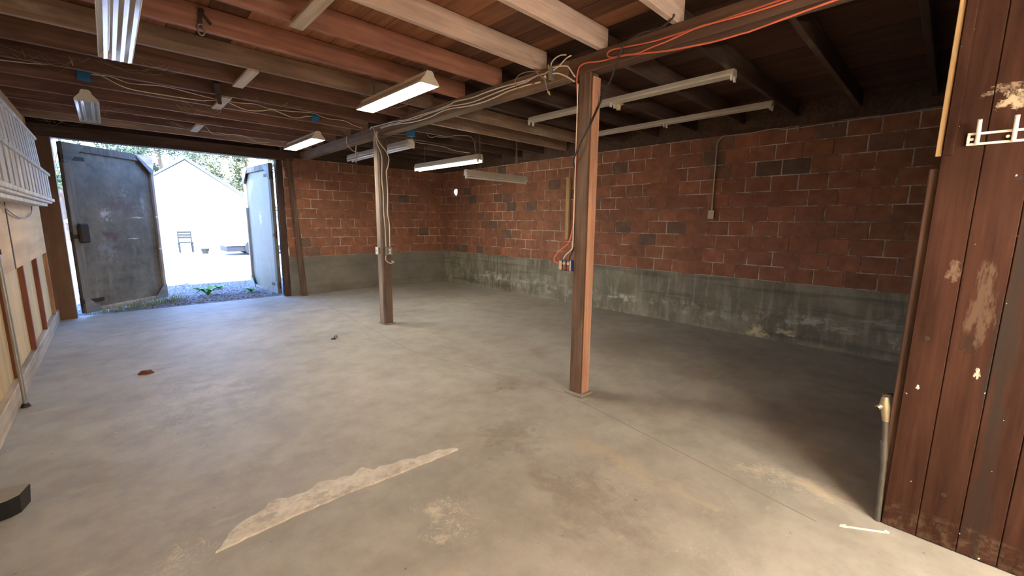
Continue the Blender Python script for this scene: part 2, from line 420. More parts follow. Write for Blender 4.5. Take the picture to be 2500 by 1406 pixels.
def m_stem(name, streaks):
    """board-formed concrete footing wall with damp stains and salt bloom"""
    m, nt, b = nodes(name)
    v = mapped(nt, (1, 1, 1), rnd=False)
    tc = N(nt, 'ShaderNodeTexCoord'); sx = N(nt, 'ShaderNodeSeparateXYZ'); L(nt, tc.outputs['Object'], sx.inputs[0])
    n1 = noise(nt, v, 1.9, 8, 0.66); n2 = noise(nt, v, 9.0, 8, 0.7)
    vz = mapped(nt, (4.5, 4.5, 0.7), rnd=False); n3 = noise(nt, vz, 2.4, 5, 0.65)
    vh = mapped(nt, (0.25, 0.25, 5.0), rnd=False); n4 = noise(nt, vh, 1.6, 4, 0.6)
    if streaks:
        c = ramp(nt, n1, [(0.3, (0.125, 0.12, 0.095)), (0.55, (0.245, 0.235, 0.187)), (0.75, (0.37, 0.355, 0.285))])
        c = mix(nt, math_(nt, 'MULTIPLY', smoothstep(nt, n3, 0.48, 0.66), 0.65), c, (0.38, 0.365, 0.305))
        c = mix(nt, math_(nt, 'MULTIPLY', smoothstep(nt, n4, 0.52, 0.62), 0.35), c, (0.06, 0.058, 0.048))
        # salt bloom in a ragged band a little above the floor
        zz = math_(nt, 'ADD', sx.outputs['Z'], math_(nt, 'MULTIPLY', math_(nt, 'SUBTRACT', n1, 0.5), 0.55))
        band = math_(nt, 'MULTIPLY', smoothstep(nt, zz, 0.10, 0.2), smoothstep(nt, math_(nt, 'MULTIPLY', zz, -1.0), -0.42, -0.26))
        sp = math_(nt, 'MULTIPLY', band, smoothstep(nt, n2, 0.50, 0.66))
        c = mix(nt, math_(nt, 'MULTIPLY', sp, 0.6), c, (0.58, 0.57, 0.49))
        for ctr, r, k, colr in [((6.19, 1.03, 0.30), (0.3, 0.36, 0.10), 0.8, (0.52, 0.55, 0.48)), ((6.19, 0.45, 0.42), (0.3, 0.3, 0.05), 0.6, (0.42, 0.47, 0.4)),
                                ((6.19, 3.7, 0.26), (0.3, 0.5, 0.07), 0.8, (0.66, 0.64, 0.54)), ((6.19, 1.66, 0.07), (0.3, 0.16, 0.12), 0.95, (0.72, 0.66, 0.42)),
                                ((6.19, 1.33, 0.12), (0.3, 0.22, 0.05), 0.9, (0.75, 0.68, 0.45)), ((6.19, 7.0, 0.3), (0.3, 0.9, 0.1), 0.6, (0.6, 0.6, 0.52)),
                                ((6.19, 5.6, 0.33), (0.3, 0.7, 0.16), 0.5, (0.5, 0.49, 0.42))]:
            mk = math_(nt, 'MULTIPLY', blob(nt, ctr, r, 0.6), smoothstep(nt, n2, 0.38, 0.58))
            c = mix(nt, math_(nt, 'MULTIPLY', mk, k), c, colr)
        foot = math_(nt, 'MULTIPLY', smoothstep(nt, math_(nt, 'MULTIPLY', sx.outputs['Z'], -1.0), -0.07, 0.0), smoothstep(nt, n2, 0.4, 0.6))
        c = mix(nt, math_(nt, 'MULTIPLY', foot, 0.6), c, (0.42, 0.39, 0.3))
    else:
        c = ramp(nt, n1, [(0.3, (0.16, 0.148, 0.128)), (0.55, (0.23, 0.215, 0.19)), (0.75, (0.28, 0.26, 0.23))])
        c = mix(nt, math_(nt, 'MULTIPLY', smoothstep(nt, n4, 0.5, 0.62), 0.3), c, (0.13, 0.115, 0.095))
    L(nt, c, b.inputs['Base Color']); b.inputs['Roughness'].default_value = 0.85
    b.inputs['Specular IOR Level'].default_value = 0.25
    bump(nt, b, n2, 0.45, 0.012)
    return m
M['stem_r'] = m_stem('stained concrete footing', True)
M['stem_b'] = m_stem('plain concrete footing', False)

def m_floor():
    m, nt, b = nodes('old concrete slab')
    v = mapped(nt, (1, 1, 1), rnd=False)
    n1 = noise(nt, v, 0.9, 7, 0.6); n2 = noise(nt, v, 4.5, 8, 0.68); n3 = noise(nt, v, 40.0, 4, 0.6)
    vd = mapped(nt, (0.5, 2.2, 1), rnd=False); n4 = noise(nt, vd, 3.0, 7, 0.7)
    n5 = noise(nt, mapped(nt, (1.2, 1.2, 1), rnd=False), 1.7, 3, 0.5)
    c = ramp(nt, n1, [(0.30, (0.295, 0.278, 0.235)), (0.5, (0.365, 0.35, 0.30)), (0.7, (0.42, 0.406, 0.355))])
    dk = ramp(nt, n2, [(0.28, (0.80, 0.795, 0.79)), (0.6, (1.06, 1.06, 1.06))])
    mu = N(nt, 'ShaderNodeMix', data_type='RGBA', blend_type='MULTIPLY'); mu.inputs[0].default_value = 1.0
    L(nt, c, mu.inputs[6]); L(nt, dk, mu.inputs[7]); c = mu.outputs[2]
    # worn pale scuffs
    c = mix(nt, math_(nt, 'MULTIPLY', smoothstep(nt, n4, 0.60, 0.76), 0.55), c, (0.56, 0.54, 0.47))
    # oily purple brown stains
    c = mix(nt, math_(nt, 'MULTIPLY', smoothstep(nt, n5, 0.56, 0.70), 0.26), c, (0.24, 0.18, 0.155))
    marks = [((1.10, 1.64, 0), (0.17, 0.20, 1), 0.75, (0.62, 0.56, 0.42), 0.52), ((1.0, 1.5, 0), (0.07, 0.07, 1), 0.9, (0.62, 0.56, 0.42), 0.45),
             ((0.03, 2.25, 0), (0.12, 0.14, 1), 0.9, (0.62, 0.56, 0.45), 0.56), ((2.75, 0.62, 0), (0.17, 0.2, 1), 0.7, (0.6, 0.53, 0.38), 0.5),
             ((2.8, 0.36, 0), (0.12, 0.25, 1), 0.6, (0.55, 0.48, 0.34), 0.45), ((1.75, 1.25, 0), (0.35, 0.5, 1), 0.5, (0.19, 0.145, 0.12), 0.42),
             ((1.9, 2.0, 0), (0.4, 0.35, 1), 0.55, (0.19, 0.15, 0.12), 0.45), ((0.9, 1.25, 0), (0.10, 0.15, 1), 0.55, (0.46, 0.40, 0.3), 0.35),
             ((2.2, 1.3, 0), (0.12, 0.8, 1), 0.5, (0.46, 0.39, 0.27), 0.42), ((0.5, 4.2, 0), (0.6, 0.9, 1), 0.4, (0.5, 0.49, 0.44), 0.5),
             ((2.55, 2.7, 0), (0.25, 0.15, 1), 0.6, (0.17, 0.14, 0.105), 0.42), ((0.16, 5.35, 0), (0.25, 0.12, 1), 0.5, (0.22, 0.16, 0.12), 0.4),
             ((4.6, 2.6, 0), (1.2, 1.0, 1), 0.35, (0.2, 0.17, 0.125), 0.42)]
    for ctr, r, k, colr, th in marks:
        mk = math_(nt, 'MULTIPLY', blob(nt, ctr, r, 0.6), smoothstep(nt, n2, th - 0.06, th + 0.1))
        c = mix(nt, math_(nt, 'MULTIPLY', mk, k), c, colr)
    # curling pale scrape marks
    cn = N(nt, 'ShaderNodeTexNoise'); cn.inputs['Scale'].default_value = 9.0; cn.inputs['Detail'].default_value = 2.0; cn.inputs['Distortion'].default_value = 2.5
    L(nt, v, cn.inputs['Vector'])
    curl = math_(nt, 'SUBTRACT', 1.0, smoothstep(nt, math_(nt, 'ABSOLUTE', math_(nt, 'SUBTRACT', cn.outputs['Fac'], 0.5)), 0.006, 0.03))
    for ctr, r, k in [((1.13, 1.62, 0), (0.22, 0.24, 1), 0.75), ((2.74, 0.6, 0), (0.2, 0.25, 1), 0.5), ((0.3, 4.3, 0), (0.7, 1.0, 1), 0.35), ((0.1, 2.2, 0), (0.2, 0.2, 1), 0.5), ((1.9, 1.1, 0), (0.7, 0.9, 1), 0.16)]:
        c = mix(nt, math_(nt, 'MULTIPLY', math_(nt, 'MULTIPLY', blob(nt, ctr, r, 0.6), curl), k), c, (0.60, 0.56, 0.46))
    sp = noise(nt, v, 26.0, 2, 0.5)
    c = mix(nt, math_(nt, 'MULTIPLY', smoothstep(nt, sp, 0.74, 0.78), 0.6), c, (0.1, 0.08, 0.06))
    sp2 = noise(nt, v, 31.0, 2, 0.5)
    c = mix(nt, math_(nt, 'MULTIPLY', smoothstep(nt, math_(nt, 'SUBTRACT', 1.0, sp2), 0.76, 0.79), 0.8), c, (0.7, 0.66, 0.58))
    L(nt, c, b.inputs['Base Color'])
    b.inputs['Roughness'].default_value = 0.62
    b.inputs['Specular IOR Level'].default_value = 0.35
    h = math_(nt, 'ADD', math_(nt, 'MULTIPLY', n2, 0.7), math_(nt, 'MULTIPLY', n3, 0.25))
    bump(nt, b, h, 0.35, 0.012)
    return m
M['floor'] = m_floor()
def m_patch():
    m, nt, b = nodes('pale repair concrete')
    v = mapped(nt, (1, 1, 1), rnd=False); n = noise(nt, v, 14, 8, 0.7); n2 = noise(nt, v, 5, 7, 0.7)
    c = ramp(nt, n, [(0.3, (0.48, 0.44, 0.365)), (0.6, (0.72, 0.68, 0.58))])
    c = mix(nt, smoothstep(nt, n2, 0.50, 0.62), c, (0.43, 0.395, 0.33))
    L(nt, c, b.inputs['Base Color'])
    b.inputs['Roughness'].default_value = 0.8; bump(nt, b, n, 0.6, 0.01)
    return m
M['patch'] = m_patch()
def m_ground(name, c1, c2, sc):
    m, nt, b = nodes(name)
    v = mapped(nt, (1, 1, 1), rnd=False)
    L(nt, ramp(nt, noise(nt, v, sc, 7, 0.7), [(0.3, c1), (0.7, c2)]), b.inputs['Base Color'])
    b.inputs['Roughness'].default_value = 0.9; bump(nt, b, noise(nt, v, sc * 6, 5), 0.6, 0.03)
    return m
M['gravel'] = m_ground('gravel yard', (0.10, 0.09, 0.09), (0.2, 0.19, 0.185), 6.0)
M['drive'] = m_ground('pale gravel drive', (0.44, 0.42, 0.38), (0.58, 0.56, 0.52), 1.0)
def m_stones():
    m, nt, b = nodes('loose gravel')
    v = mapped(nt, (1, 1, 1), rnd=False)
    L(nt, ramp(nt, noise(nt, v, 17, 2), [(0.3, (0.07, 0.06, 0.06)), (0.5, (0.19, 0.17, 0.165)), (0.68, (0.46, 0.42, 0.4))]), b.inputs['Base Color'])
    b.inputs['Roughness'].default_value = 0.8
    return m
M['stone'] = m_stones()
def m_door(name, c1, c2, scuff, blots):
    m, nt, b = nodes(name)
    v = mapped(nt, (1, 1, 1), rnd=False); n1 = noise(nt, v, 1.6, 7, 0.65); n2 = noise(nt, v, 9, 8, 0.7)
    vz = mapped(nt, (3, 3, 0.5), rnd=False); n3 = noise(nt, vz, 2.2, 6, 0.65)
    c = ramp(nt, math_(nt, 'ADD', math_(nt, 'MULTIPLY', n1, 0.6), math_(nt, 'MULTIPLY', n2, 0.4)), [(0.36, c1), (0.64, c2)])
    c = mix(nt, math_(nt, 'MULTIPLY', smoothstep(nt, n3, 0.52, 0.75), 0.45), c, scuff)
    for ctr, r, k, colr, th in blots:
        mk = math_(nt, 'MULTIPLY', blob(nt, ctr, r, 0.5), smoothstep(nt, n2, th - .06, th + .08))
        c = mix(nt, math_(nt, 'MULTIPLY', mk, k), c, colr)
    sp = noise(nt, v, 21.0, 2, 0.4)
    c = mix(nt, math_(nt, 'MULTIPLY', smoothstep(nt, sp, 0.74, 0.77), 0.8), c, (0.55, 0.53, 0.5))
    L(nt, c, b.inputs['Base Color']); b.inputs['Roughness'].default_value = 0.55
    bump(nt, b, n2, 0.2, 0.005)
    return m
# door materials use the door's own coordinates: x along the leaf from the hinge, z up
M['door_l'] = m_door('worn dark green door skin', (0.075, 0.067, 0.048), (0.25, 0.215, 0.158), (0.38, 0.335, 0.265),
                     [((0.55, 0, 1.55), (0.12, 1, 0.12), 0.9, (0.5, 0.48, 0.45), 0.46), ((0.85, 0, 1.68), (0.4, 1, 0.2), 0.55, (0.12, 0.05, 0.05), 0.38),
                      ((0.62, 0, 1.22), (0.22, 1, 0.13), 0.7, (0.12, 0.055, 0.055), 0.3), ((0.5, 0, 0.98), (0.2, 1, 0.25), 0.55, (0.28, 0.29, 0.28), 0.42),
                      ((0.9, 0, 1.92), (0.1, 1, 0.08), 0.7, (0.4, 0.4, 0.38), 0.44), ((1.22, 0, 1.75), (0.05, 1, 0.22), 0.6, (0.4, 0.4, 0.38), 0.44),
                      ((1.1, 0, 1.52), (0.15, 1, 0.02), 0.9, (0.6, 0.6, 0.56), 0.35), ((0.98, 0, 1.16), (0.14, 1, 0.012), 0.95, (0.7, 0.7, 0.66), 0.35)])
M['door_r'] = m_door('faded green door skin', (0.125, 0.115, 0.085), (0.18, 0.165, 0.125), (0.27, 0.25, 0.2), [((0.8, 0, 1.5), (0.1, 1, 0.2), 0.7, (0.55, 0.57, 0.56), 0.46)])
M['door_frame'] = wood('weathered grey door framing', [(0.3, (0.12, 0.11, 0.095)), (0.6, (0.21, 0.195, 0.17)), (0.8, (0.3, 0.28, 0.25))], 2)
M['door_edge'] = wood('pale worn door edge', [(0.3, (0.3, 0.25, 0.2)), (0.7, (0.5, 0.44, 0.37))], 2)
M['gusset'] = wood('grey gusset plywood', [(0.3, (0.2, 0.2, 0.19)), (0.7, (0.34, 0.34, 0.33))], 0, gscale=10)

def m_partition():
    m, nt, b = nodes('stained partition boards')
    v = mapped(nt, (1, 1, 0.06)); g = noise(nt, v, 34, 7, 0.6)
    c = ramp(nt, g, [(0.3, (0.033, 0.0135, 0.0085)), (0.6, (0.054, 0.023, 0.0145)), (0.8, (0.073, 0.034, 0.0225))])
    v2 = mapped(nt, (1, 1.6, 0.4), rnd=False); st = noise(nt, v2, 3.0, 7, 0.66)
    dk = ramp(nt, st, [(0.3, (0.55, 0.52, 0.5)), (0.6, (1.1, 1.1, 1.1))])
    mu = N(nt, 'ShaderNodeMix', data_type='RGBA', blend_type='MULTIPLY'); mu.inputs[0].default_value = 1.0
    L(nt, c, mu.inputs[6]); L(nt, dk, mu.inputs[7]); c = mu.outputs[2]
    n2 = noise(nt, mapped(nt, (1, 1, 1), rnd=False), 24, 8, 0.7)
    vs2 = noise(nt, mapped(nt, (1, 3, 0.5), rnd=False), 16, 6, 0.7)
    for ctr, r, k, colr, th, nn in [((2.70, -0.115, 2.01), (1, 0.055, 0.045), 0.95, (0.5, 0.42, 0.29), 0.40, n2), ((2.70, -0.09, 2.055), (1, 0.08, 0.03), 0.7, (0.38, 0.29, 0.21), 0.48, n2),
                                    ((2.70, -0.215, 1.1), (1, 0.045, 0.75), 0.85, (0.03, 0.022, 0.018), 0.25, vs2), ((2.70, -0.235, 0.3), (1, 0.05, 0.5), 0.7, (0.03, 0.02, 0.016), 0.3, vs2),
                                    ((2.70, -0.11, 0.98), (1, 0.03, 0.05), 0.6, (0.025, 0.018, 0.014), 0.2, n2), ((2.70, -0.13, 1.15), (1, 0.05, 0.22), 0.4, (0.17, 0.12, 0.08), 0.35, vs2),
                                    ((2.70, -0.155, 0.86), (1, 0.012, 0.03), 0.9, (0.62, 0.54, 0.42), 0.3, n2), ((2.70, 0.02, 0.745), (1, 0.008, 0.014), 1.0, (0.8, 0.76, 0.68), 0.1, n2),
                                    ((2.70, -0.03, 1.30), (1, 0.03, 0.06), 0.4, (0.26, 0.19, 0.13), 0.4, n2), ((2.70, -0.13, 0.03), (1, 0.5, 0.12), 0.3, (0.16, 0.115, 0.075), 0.5, n2)]:
        mk = math_(nt, 'MULTIPLY', blob(nt, ctr, r, 0.5), smoothstep(nt, nn, th - .06, th + .08))
        c = mix(nt, math_(nt, 'MULTIPLY', mk, k), c, colr)
    sp = noise(nt, mapped(nt, (1, 1, 0.8), rnd=False), 42, 2, 0.4)
    c = mix(nt, math_(nt, 'MULTIPLY', smoothstep(nt, sp, 0.77, 0.79), 0.9), c, (0.7, 0.62, 0.5))
    L(nt, c, b.inputs['Base Color']); b.inputs['Roughness'].default_value = 0.85
    b.inputs['Specular IOR Level'].default_value = 0.12
    bump(nt, b, g, 0.3, 0.004)
    return m
M['partition'] = m_partition()
def m_lens():
    m, nt, b = nodes('clear ribbed lamp cover')
    g = N(nt, 'ShaderNodeBsdfGlossy'); g.inputs['Roughness'].default_value = 0.12; g.inputs['Color'].default_value = (0.95, 0.95, 0.97, 1)
    t = N(nt, 'ShaderNodeBsdfTransparent'); t.inputs['Color'].default_value = (0.92, 0.92, 0.93, 1)
    ms = N(nt, 'ShaderNodeMixShader'); ms.inputs[0].default_value = 0.25
    L(nt, t.outputs[0], ms.inputs[1]); L(nt, g.outputs[0], ms.inputs[2]); L(nt, ms.outputs[0], nt.nodes['Material Output'].inputs['Surface'])
    return m
M['lens'] = m_lens()

# ------------------------------------------------------------------ dimensions
XR, YB, XL = 6.196, 9.034, -0.70          # right wall, back wall, left wall faces
YF = -4.2                                  # end of the room behind the viewpoint
ZS = 0.773                                 # top of concrete footing
ROWH, PITCHB = 0.1925, 0.2995              # block course height and length
ZJ, ZD = 2.81, 2.972                       # joist underside, deck underside
XB0, XB1 = 2.83, 2.95                      # main beam
DX0, DX1, ZH = -0.48, 2.41, 2.634          # doorway

# ------------------------------------------------------------------ floor
fl = struct('floor', MB().box(XL - 0.25, XR + 0.02, YF - 0.1, YB + 0.12, -0.2, 0.0), M['floor'])
# pale ridge of repair concrete across the slab, ragged edges
random.seed(3)
top, bot = [], []
for i in range(33):
    t = i / 32
    x = 0.20 + t * 1.33
    yb_ = 2.135 + 0.02 * math.sin(t * 5) - 0.02 * t
    w = (0.19 if t < 0.5 else 0.19 - (t - 0.5) * 0.3) * min(1, t * 7 + .3) * (1 + .12 * math.sin(t * 37) + .08 * math.sin(t * 71)) * (1 if t < 0.97 else 0.2)
    top.append((x + 0.03, yb_ + max(0.012, w) + random.uniform(-.02, .016), 0))
    bot.append((x, yb_ + random.uniform(-.004, .004), 0))
mb = MB(); n = len(top)
ed = [(p[0], p[1], 0.0005) for p in bot] + [(p[0], p[1], 0.0005) for p in top]
up = [(p[0] + 0.004, p[1] + 0.01, 0.006) for p in bot] + [(p[0], p[1] - 0.012, 0.004) for p in top]
mb.add(ed + up, [(i, i + 1, 2 * n + i + 1, 2 * n + i) for i in range(n - 1)] + [(2 * n + i, 2 * n + i + 1, 3 * n + i + 1, 3 * n + i) for i in range(n - 1)]
       + [(3 * n + i, 3 * n + i + 1, n + i + 1, n + i) for i in range(n - 1)])
link('repair_strip', mb, M['patch'], fl)
# dark slab joints
M['joint'] = plain('slab joint dirt', (0.25, 0.22, 0.175), 0.9)
for k, (p, q, w) in enumerate([((2.79, 8.9), (2.42, 4.2), 0.006), ((2.42, 4.2), (2.79, 2.2), 0.006), ((2.76, 2.05), (2.47, 0.3), 0.007), ((-0.6, 7.3), (2.7, 7.25), 0.005)]):
    link('slab_joint', MB().bar((p[0], p[1], 0.0006), (q[0], q[1], 0.0006), w, 0.001), M['joint'], fl)

# ------------------------------------------------------------------ walls of clay block on a concrete footing
def block_mesh(w, h, d, axis):
    """one hollow clay block face with eased edges; axis 0: faces -x, axis 1: faces -y"""
    e = 0.004
    if axis == 0:
        a = [(0, -w / 2, -h / 2), (0, w / 2, -h / 2), (0, w / 2, h / 2), (0, -w / 2, h / 2)]
        m1 = [(-d + e, p[1], p[2]) for p in a]
        m2 = [(-d, p[1] * (1 - 2 * e / w), p[2] * (1 - 2 * e / h)) for p in a]
    else:
        a = [(-w / 2, 0, -h / 2), (w / 2, 0, -h / 2), (w / 2, 0, h / 2), (-w / 2, 0, h / 2)]
        m1 = [(p[0], -d + e, p[2]) for p in a]
        m2 = [(p[0] * (1 - 2 * e / w), -d, p[2] * (1 - 2 * e / h)) for p in a]
    f = []
    for i in range(4):
        j = (i + 1) % 4
        f += [(i, j, 4 + j, 4 + i), (4 + i, 4 + j, 8 + j, 8 + i)]
    f.append((8, 9, 10, 11))
    me = bpy.data.meshes.new('brick'); me.from_pydata(a + m1 + m2, [], f)
    import bmesh
    bm = bmesh.new(); bm.from_mesh(me); bmesh.ops.recalc_face_normals(bm, faces=bm.faces); bm.to_mesh(me); bm.free()
    me.materials.append(M['brick'])
    return me
MESHC = {}
def brick(wall, axis, a0, a1, z0, plane, depth=0.024):
    w = round(a1 - a0 - 0.012, 3); h = round(ROWH - 0.012, 4)
    if w < 0.02: return
    key = (axis, w)
    if key not in MESHC: MESHC[key] = block_mesh(w, h, depth, axis)
    o = bpy.data.objects.new('brick', MESHC[key]); col.objects.link(o); o.parent = wall
    j = random.uniform(-0.0018, 0.0018)
    c = (a0 + a1) / 2
    o.location = (plane + j, c, z0 + ROWH / 2) if axis == 0 else (c, plane + j, z0 + ROWH / 2)
    return o
PL_R, PL_B = XR + 0.014, YB + 0.014        # mortar planes, the blocks stand 10 mm proud
HOLE = (8.46, 2.222, 0.082)                # round hole through the right wall: y, z, radius
HY0, HY1, HZ0, HZ1 = HOLE[0] - .14, HOLE[0] + .46, ZS + 7 * ROWH + .005, ZS + 8 * ROWH - .005   # broken out backing behind the hole
MX = XR - 0.006                            # mortar face, the blocks stand a few millimetres proud
rb = MB()
for a, b_, z0, z1 in [(YF - .1, HY0, ZS, 3.0), (HY1, YB + .25, ZS, 3.0), (HY0, HY1, ZS, HZ0), (HY0, HY1, HZ1, 3.0)]:
    rb.box(MX, XR + 0.21, a, b_, z0, z1)
wr = struct('wall_right', rb, M['mortar'])
link('footing', MB().box(XR, XR + 0.25, YF - .1, YB + .25, -0.2, ZS), M['stem_r'], wr)
random.seed(11)
ph_r = [2.300, 2.461, 2.287, 2.430, 2.265, 2.450, 2.268, 2.460, 2.250, 2.450]
extra = MB(); eh = ROWH - 0.011
def holed_block(y0, y1, z0):
    """a block with the round hole knocked through it"""
    y0 += .0055; y1 -= .0055; za, zb = z0 + .0055, z0 + ROWH - .0055
    mb_ = MB(); seg_ = 32; P_ = []; Q_ = []
    for k in range(seg_):
        an = 2 * math.pi * k / seg_; dy, dz = math.cos(an), math.sin(an)
        s = min([t for t in [((y1 - HOLE[0]) / dy if dy > 1e-6 else 9), ((y0 - HOLE[0]) / dy if dy < -1e-6 else 9), ((zb - HOLE[1]) / dz if dz > 1e-6 else 9), ((za - HOLE[1]) / dz if dz < -1e-6 else 9)] if t > 0])
        rr = HOLE[2] * (1 + 0.08 * math.sin(3 * an + 1))
        P_.append((HOLE[0] + dy * rr, HOLE[1] + dz * rr)); Q_.append((HOLE[0] + dy * s, HOLE[1] + dz * s))
    x0, x1 = XR - .010, XR + .016
    vv = [(x0, *p) for p in P_] + [(x0, *q) for q in Q_] + [(x1, *p) for p in P_] + [(XR + .012, *q) for q in Q_]
    f = []
    for k in range(seg_):
        j = (k + 1) % seg_
        f += [(k, seg_ + k, seg_ + j, j), (k, j, 2 * seg_ + j, 2 * seg_ + k), (seg_ + k, 3 * seg_ + k, 3 * seg_ + j, seg_ + j)]
    mb_.add(vv, f)
    return link('brick', mb_, M['brick'], wr)
for r in range(10):
    z0 = ZS + r * ROWH
    js = [ph_r[r] + PITCHB * k for k in range(-24, 30)]
    if r == 7:                             # a closer block beside the holed one
        js = [y for y in js if y < 8.2] + [8.31, 8.61, 8.91]
    js = sorted([YF] + [y for y in js if YF + .03 < y < YB - .03] + [YB - .002])
    for a0, a1 in zip(js[:-1], js[1:]):
        if r == 7 and a0 < HOLE[0] < a1: holed_block(a0, a1, z0)
        elif a1 > 0.05: brick(wr, 0, a0, a1, z0, XR + 0.014)
        else: extra.box(XR - .010, XR + .005, a0 + .0055, a1 - .0055, z0 + .0055, z0 + ROWH - .0055)
ex = link('brickwork', extra, M['brick'], wr); ex['kind'] = 'stuff'
link('top_plate', MB().box(XR - 0.008, XR + 0.21, YF, YB + .2, ZS + 10 * ROWH + .004, ZD + .02), M['header'], wr)

bb = MB().box(DX1 + 0.11, XR + 0.016, YB - 0.006, YB + 0.2, ZS, 3.0).box(DX1 + 0.11, XR + .25, YB + 0.1, YB + .2, 2.7, 3.0)
wbk = struct('wall_back', bb, M['mortar'])
link('footing', MB().box(DX1 + 0.11, XR, YB, YB + 0.25, -0.2, ZS), M['stem_b'], wbk)
ph_b = [3.135, 3.555, 3.380, 3.283, 3.400, 3.300, 3.153, 3.30, 3.147, 3.30]
for r in range(10):
    z0 = ZS + r * ROWH
    x = ph_b[r] - PITCHB * 4
    while x < XR:
        a0, a1 = max(x, DX1 + 0.115), min(x + PITCHB, XR - 0.002)
        if a1 - a0 > 0.03: brick(wbk, 1, a0, a1, z0, YB + 0.014)
        x += PITCHB
link('top_plate', MB().box(DX1 + 0.115, XR - .03, YB - 0.03, YB + 0.2, ZS + 10 * ROWH + .004, ZD + .02), M['header'], wbk)
link('brown_panel', MB().box(XL - 0.2, DX0 - 0.07, YB, YB + 0.06, 0.0, ZJ), M['brown_panel'], wbk)
link('side_panel', MB().box(XL - 0.02, DX0, YB - 0.03, YB - 0.002, 0.0, ZH + .05), M['brown_panel'], wbk)

# doorway framing
h = MB().cbox(XL - 0.1, DX1 + 0.30, YB - 0.06, YB + 0.12, ZH, ZJ - 0.003, 0.004)
struct('trim_1', h, M['header'], 'dark timber header over the wide doorway')
struct('trim_2', MB().box(DX1, DX1 + 0.10, YB - 0.015, YB + 0.12, 0.0, ZH), M['jamb'], 'dark timber jamb between the doorway and the block wall')
struct('trim_3', MB().box(DX0 - 0.06, DX0, YB - 0.001, YB + 0.14, 0.0, ZH), M['jamb'], 'brown timber jamb of the doorway beside the plywood wall')
struct('trim_4', MB().box(DX0 - .3, DX1 + .3, YB + .125, YB + 0.2, ZH + .06, 3.0), M['header'], 'outer fascia board above the doorway')

# ------------------------------------------------------------------ left wall: studs, plywood, sill
XSF = -0.66
wl = struct('wall_left', MB().box(XL - 0.12, XL - 0.012, YF, YB + 0.2, 0, 3.0), M['ply_pale'])
ys = [1.0, 2.07, 3.14, 4.21, 5.285, 6.36, 7.45, 8.60]
for k, y in enumerate(ys):
    link('stud', MB().cbox(XL - 0.012, XSF, y, y + 0.045, 0.165, ZJ if y > 8.5 else 1.03, 0.003), M['corner_stud'] if y > 8.5 else M['stud'], wl)
edges = [YF] + ys + [YB - .03]
for k in range(len(edges) - 1):
    a, b_ = edges[k] + (0.046 if k else 0), edges[k + 1] - 0.001
    link('plywood_panel', MB().box(XL - 0.012, XL, a, b_, 0.165, 1.028), M['ply_pale'], wl)
for a, b_ in [(YF, 1.4), (1.404, 3.6), (3.604, 5.90), (5.985, 8.595)]:
    link('plywood_panel', MB().box(XL - 0.012, XSF + 0.001, a, b_, 1.03, 1.76), M['ply'], wl)
    link('plywood_panel', MB().box(XL - 0.012, XSF - .01, a, b_, 1.762, ZJ), M['ply'], wl)
link('plywood_panel', MB().box(XL - 0.012, XL - .004, 8.646, YB - .03, 0.165, ZJ), M['brown_panel'], wl)
M['gap'] = plain('dark gap shade', (0.03, 0.018, 0.014), 0.9)  # near-black tone stands in for shade in the gap, knot holes and spout
link('gap_shade', MB().box(XL - 0.012, XSF - 0.001, 5.935, 5.984, 1.03, 1.76), M['gap'], wl)  # dark strip filling the gap, its shade put into the colour
for a, b_ in [(YF, 3.0), (3.005, 5.45), (5.455, YB - .04)]:
    link('sill_beam', MB().cbox(XL - 0.012, XSF + 0.004, a, b_, 0.0, 0.163, 0.006), M['sill'], wl)

# ------------------------------------------------------------------ ceiling: deck boards on joists
ce = struct('ceiling', MB().box(XL - 0.3, XR + 0.3, YF - .1, YB + 0.3, ZD + 0.03, ZD + 0.2), M['header'])
random.seed(5)
x = XL - 0.2
while x < XR + .2:
    w = random.choice([0.185, 0.235, 0.285])
    link('deck_board', MB().box(x, min(x + w - 0.004, XR + .2), YF, YB + .2, ZD + random.uniform(0, .004), ZD + 0.028), M[random.choice(['deck', 'deck', 'deck_mid'])] if x < 2.85 else M['deck_shade'], ce)
    x += w
joist_y = [8.52, 7.93, 7.335, 6.745, 6.13, 5.54, 4.985, 4.40, 3.79, 3.20, 2.62, 1.995, 1.40, 0.80, 0.20, -0.4, -1.0, -1.6, -2.2, -2.8, -3.4, -4.0]
jm = {4.40: 'joist_dirty', 3.79: 'joist_red', 3.20: 'joist_red', 2.62: 'joist_white', 1.995: 'joist_white', 1.40: 'joist_white', 8.52: 'joist_dirty', 7.93: 'joist_dark'}
for i, y in enumerate(joist_y):
    link('joist', MB().cbox(XL - 0.1, XB0 + 0.085, y, y + 0.045, ZJ, ZD - .001, 0.003), M[jm.get(y, 'joist_dark')], ce)
    yr = y + 0.048
    link('joist', MB().cbox(XB0 + 0.015, XR + 0.1, yr, yr + 0.045, ZJ, ZD - .001, 0.003), M['joist_dirty' if y in (4.985, 4.40) else 'joist_shade'], ce)
M['joist_edge'] = wood('pale joist underside', [(0.3, (0.24, 0.165, 0.12)), (0.6, (0.4, 0.30, 0.225)), (0.8, (0.5, 0.39, 0.30))], 0, stain=0.25)  # paler tone for the downward joist faces
for o in ce.children:
    if o.name.startswith('joist'):
        if o.data.materials[0] == M['joist_shade']: continue
        o.data.materials.append(M['joist_edge'])
        for p in o.data.polygons:
            if p.normal.z < -0.5: p.material_index = 1
# pale blocking between joists, in one line
for a, b_ in [(2.665, 3.20), (4.445, 4.985), (5.585, 6.13), (7.38, 7.93)]:
    link('blocking', MB().cbox(1.01, 1.10, a, b_, ZJ - .022, ZJ - .001, 0.003) if False else MB().cbox(1.01, 1.10, a - .045, b_ + .045, ZJ - 0.024, ZJ - .001, 0.003), M['pale_block'], ce)

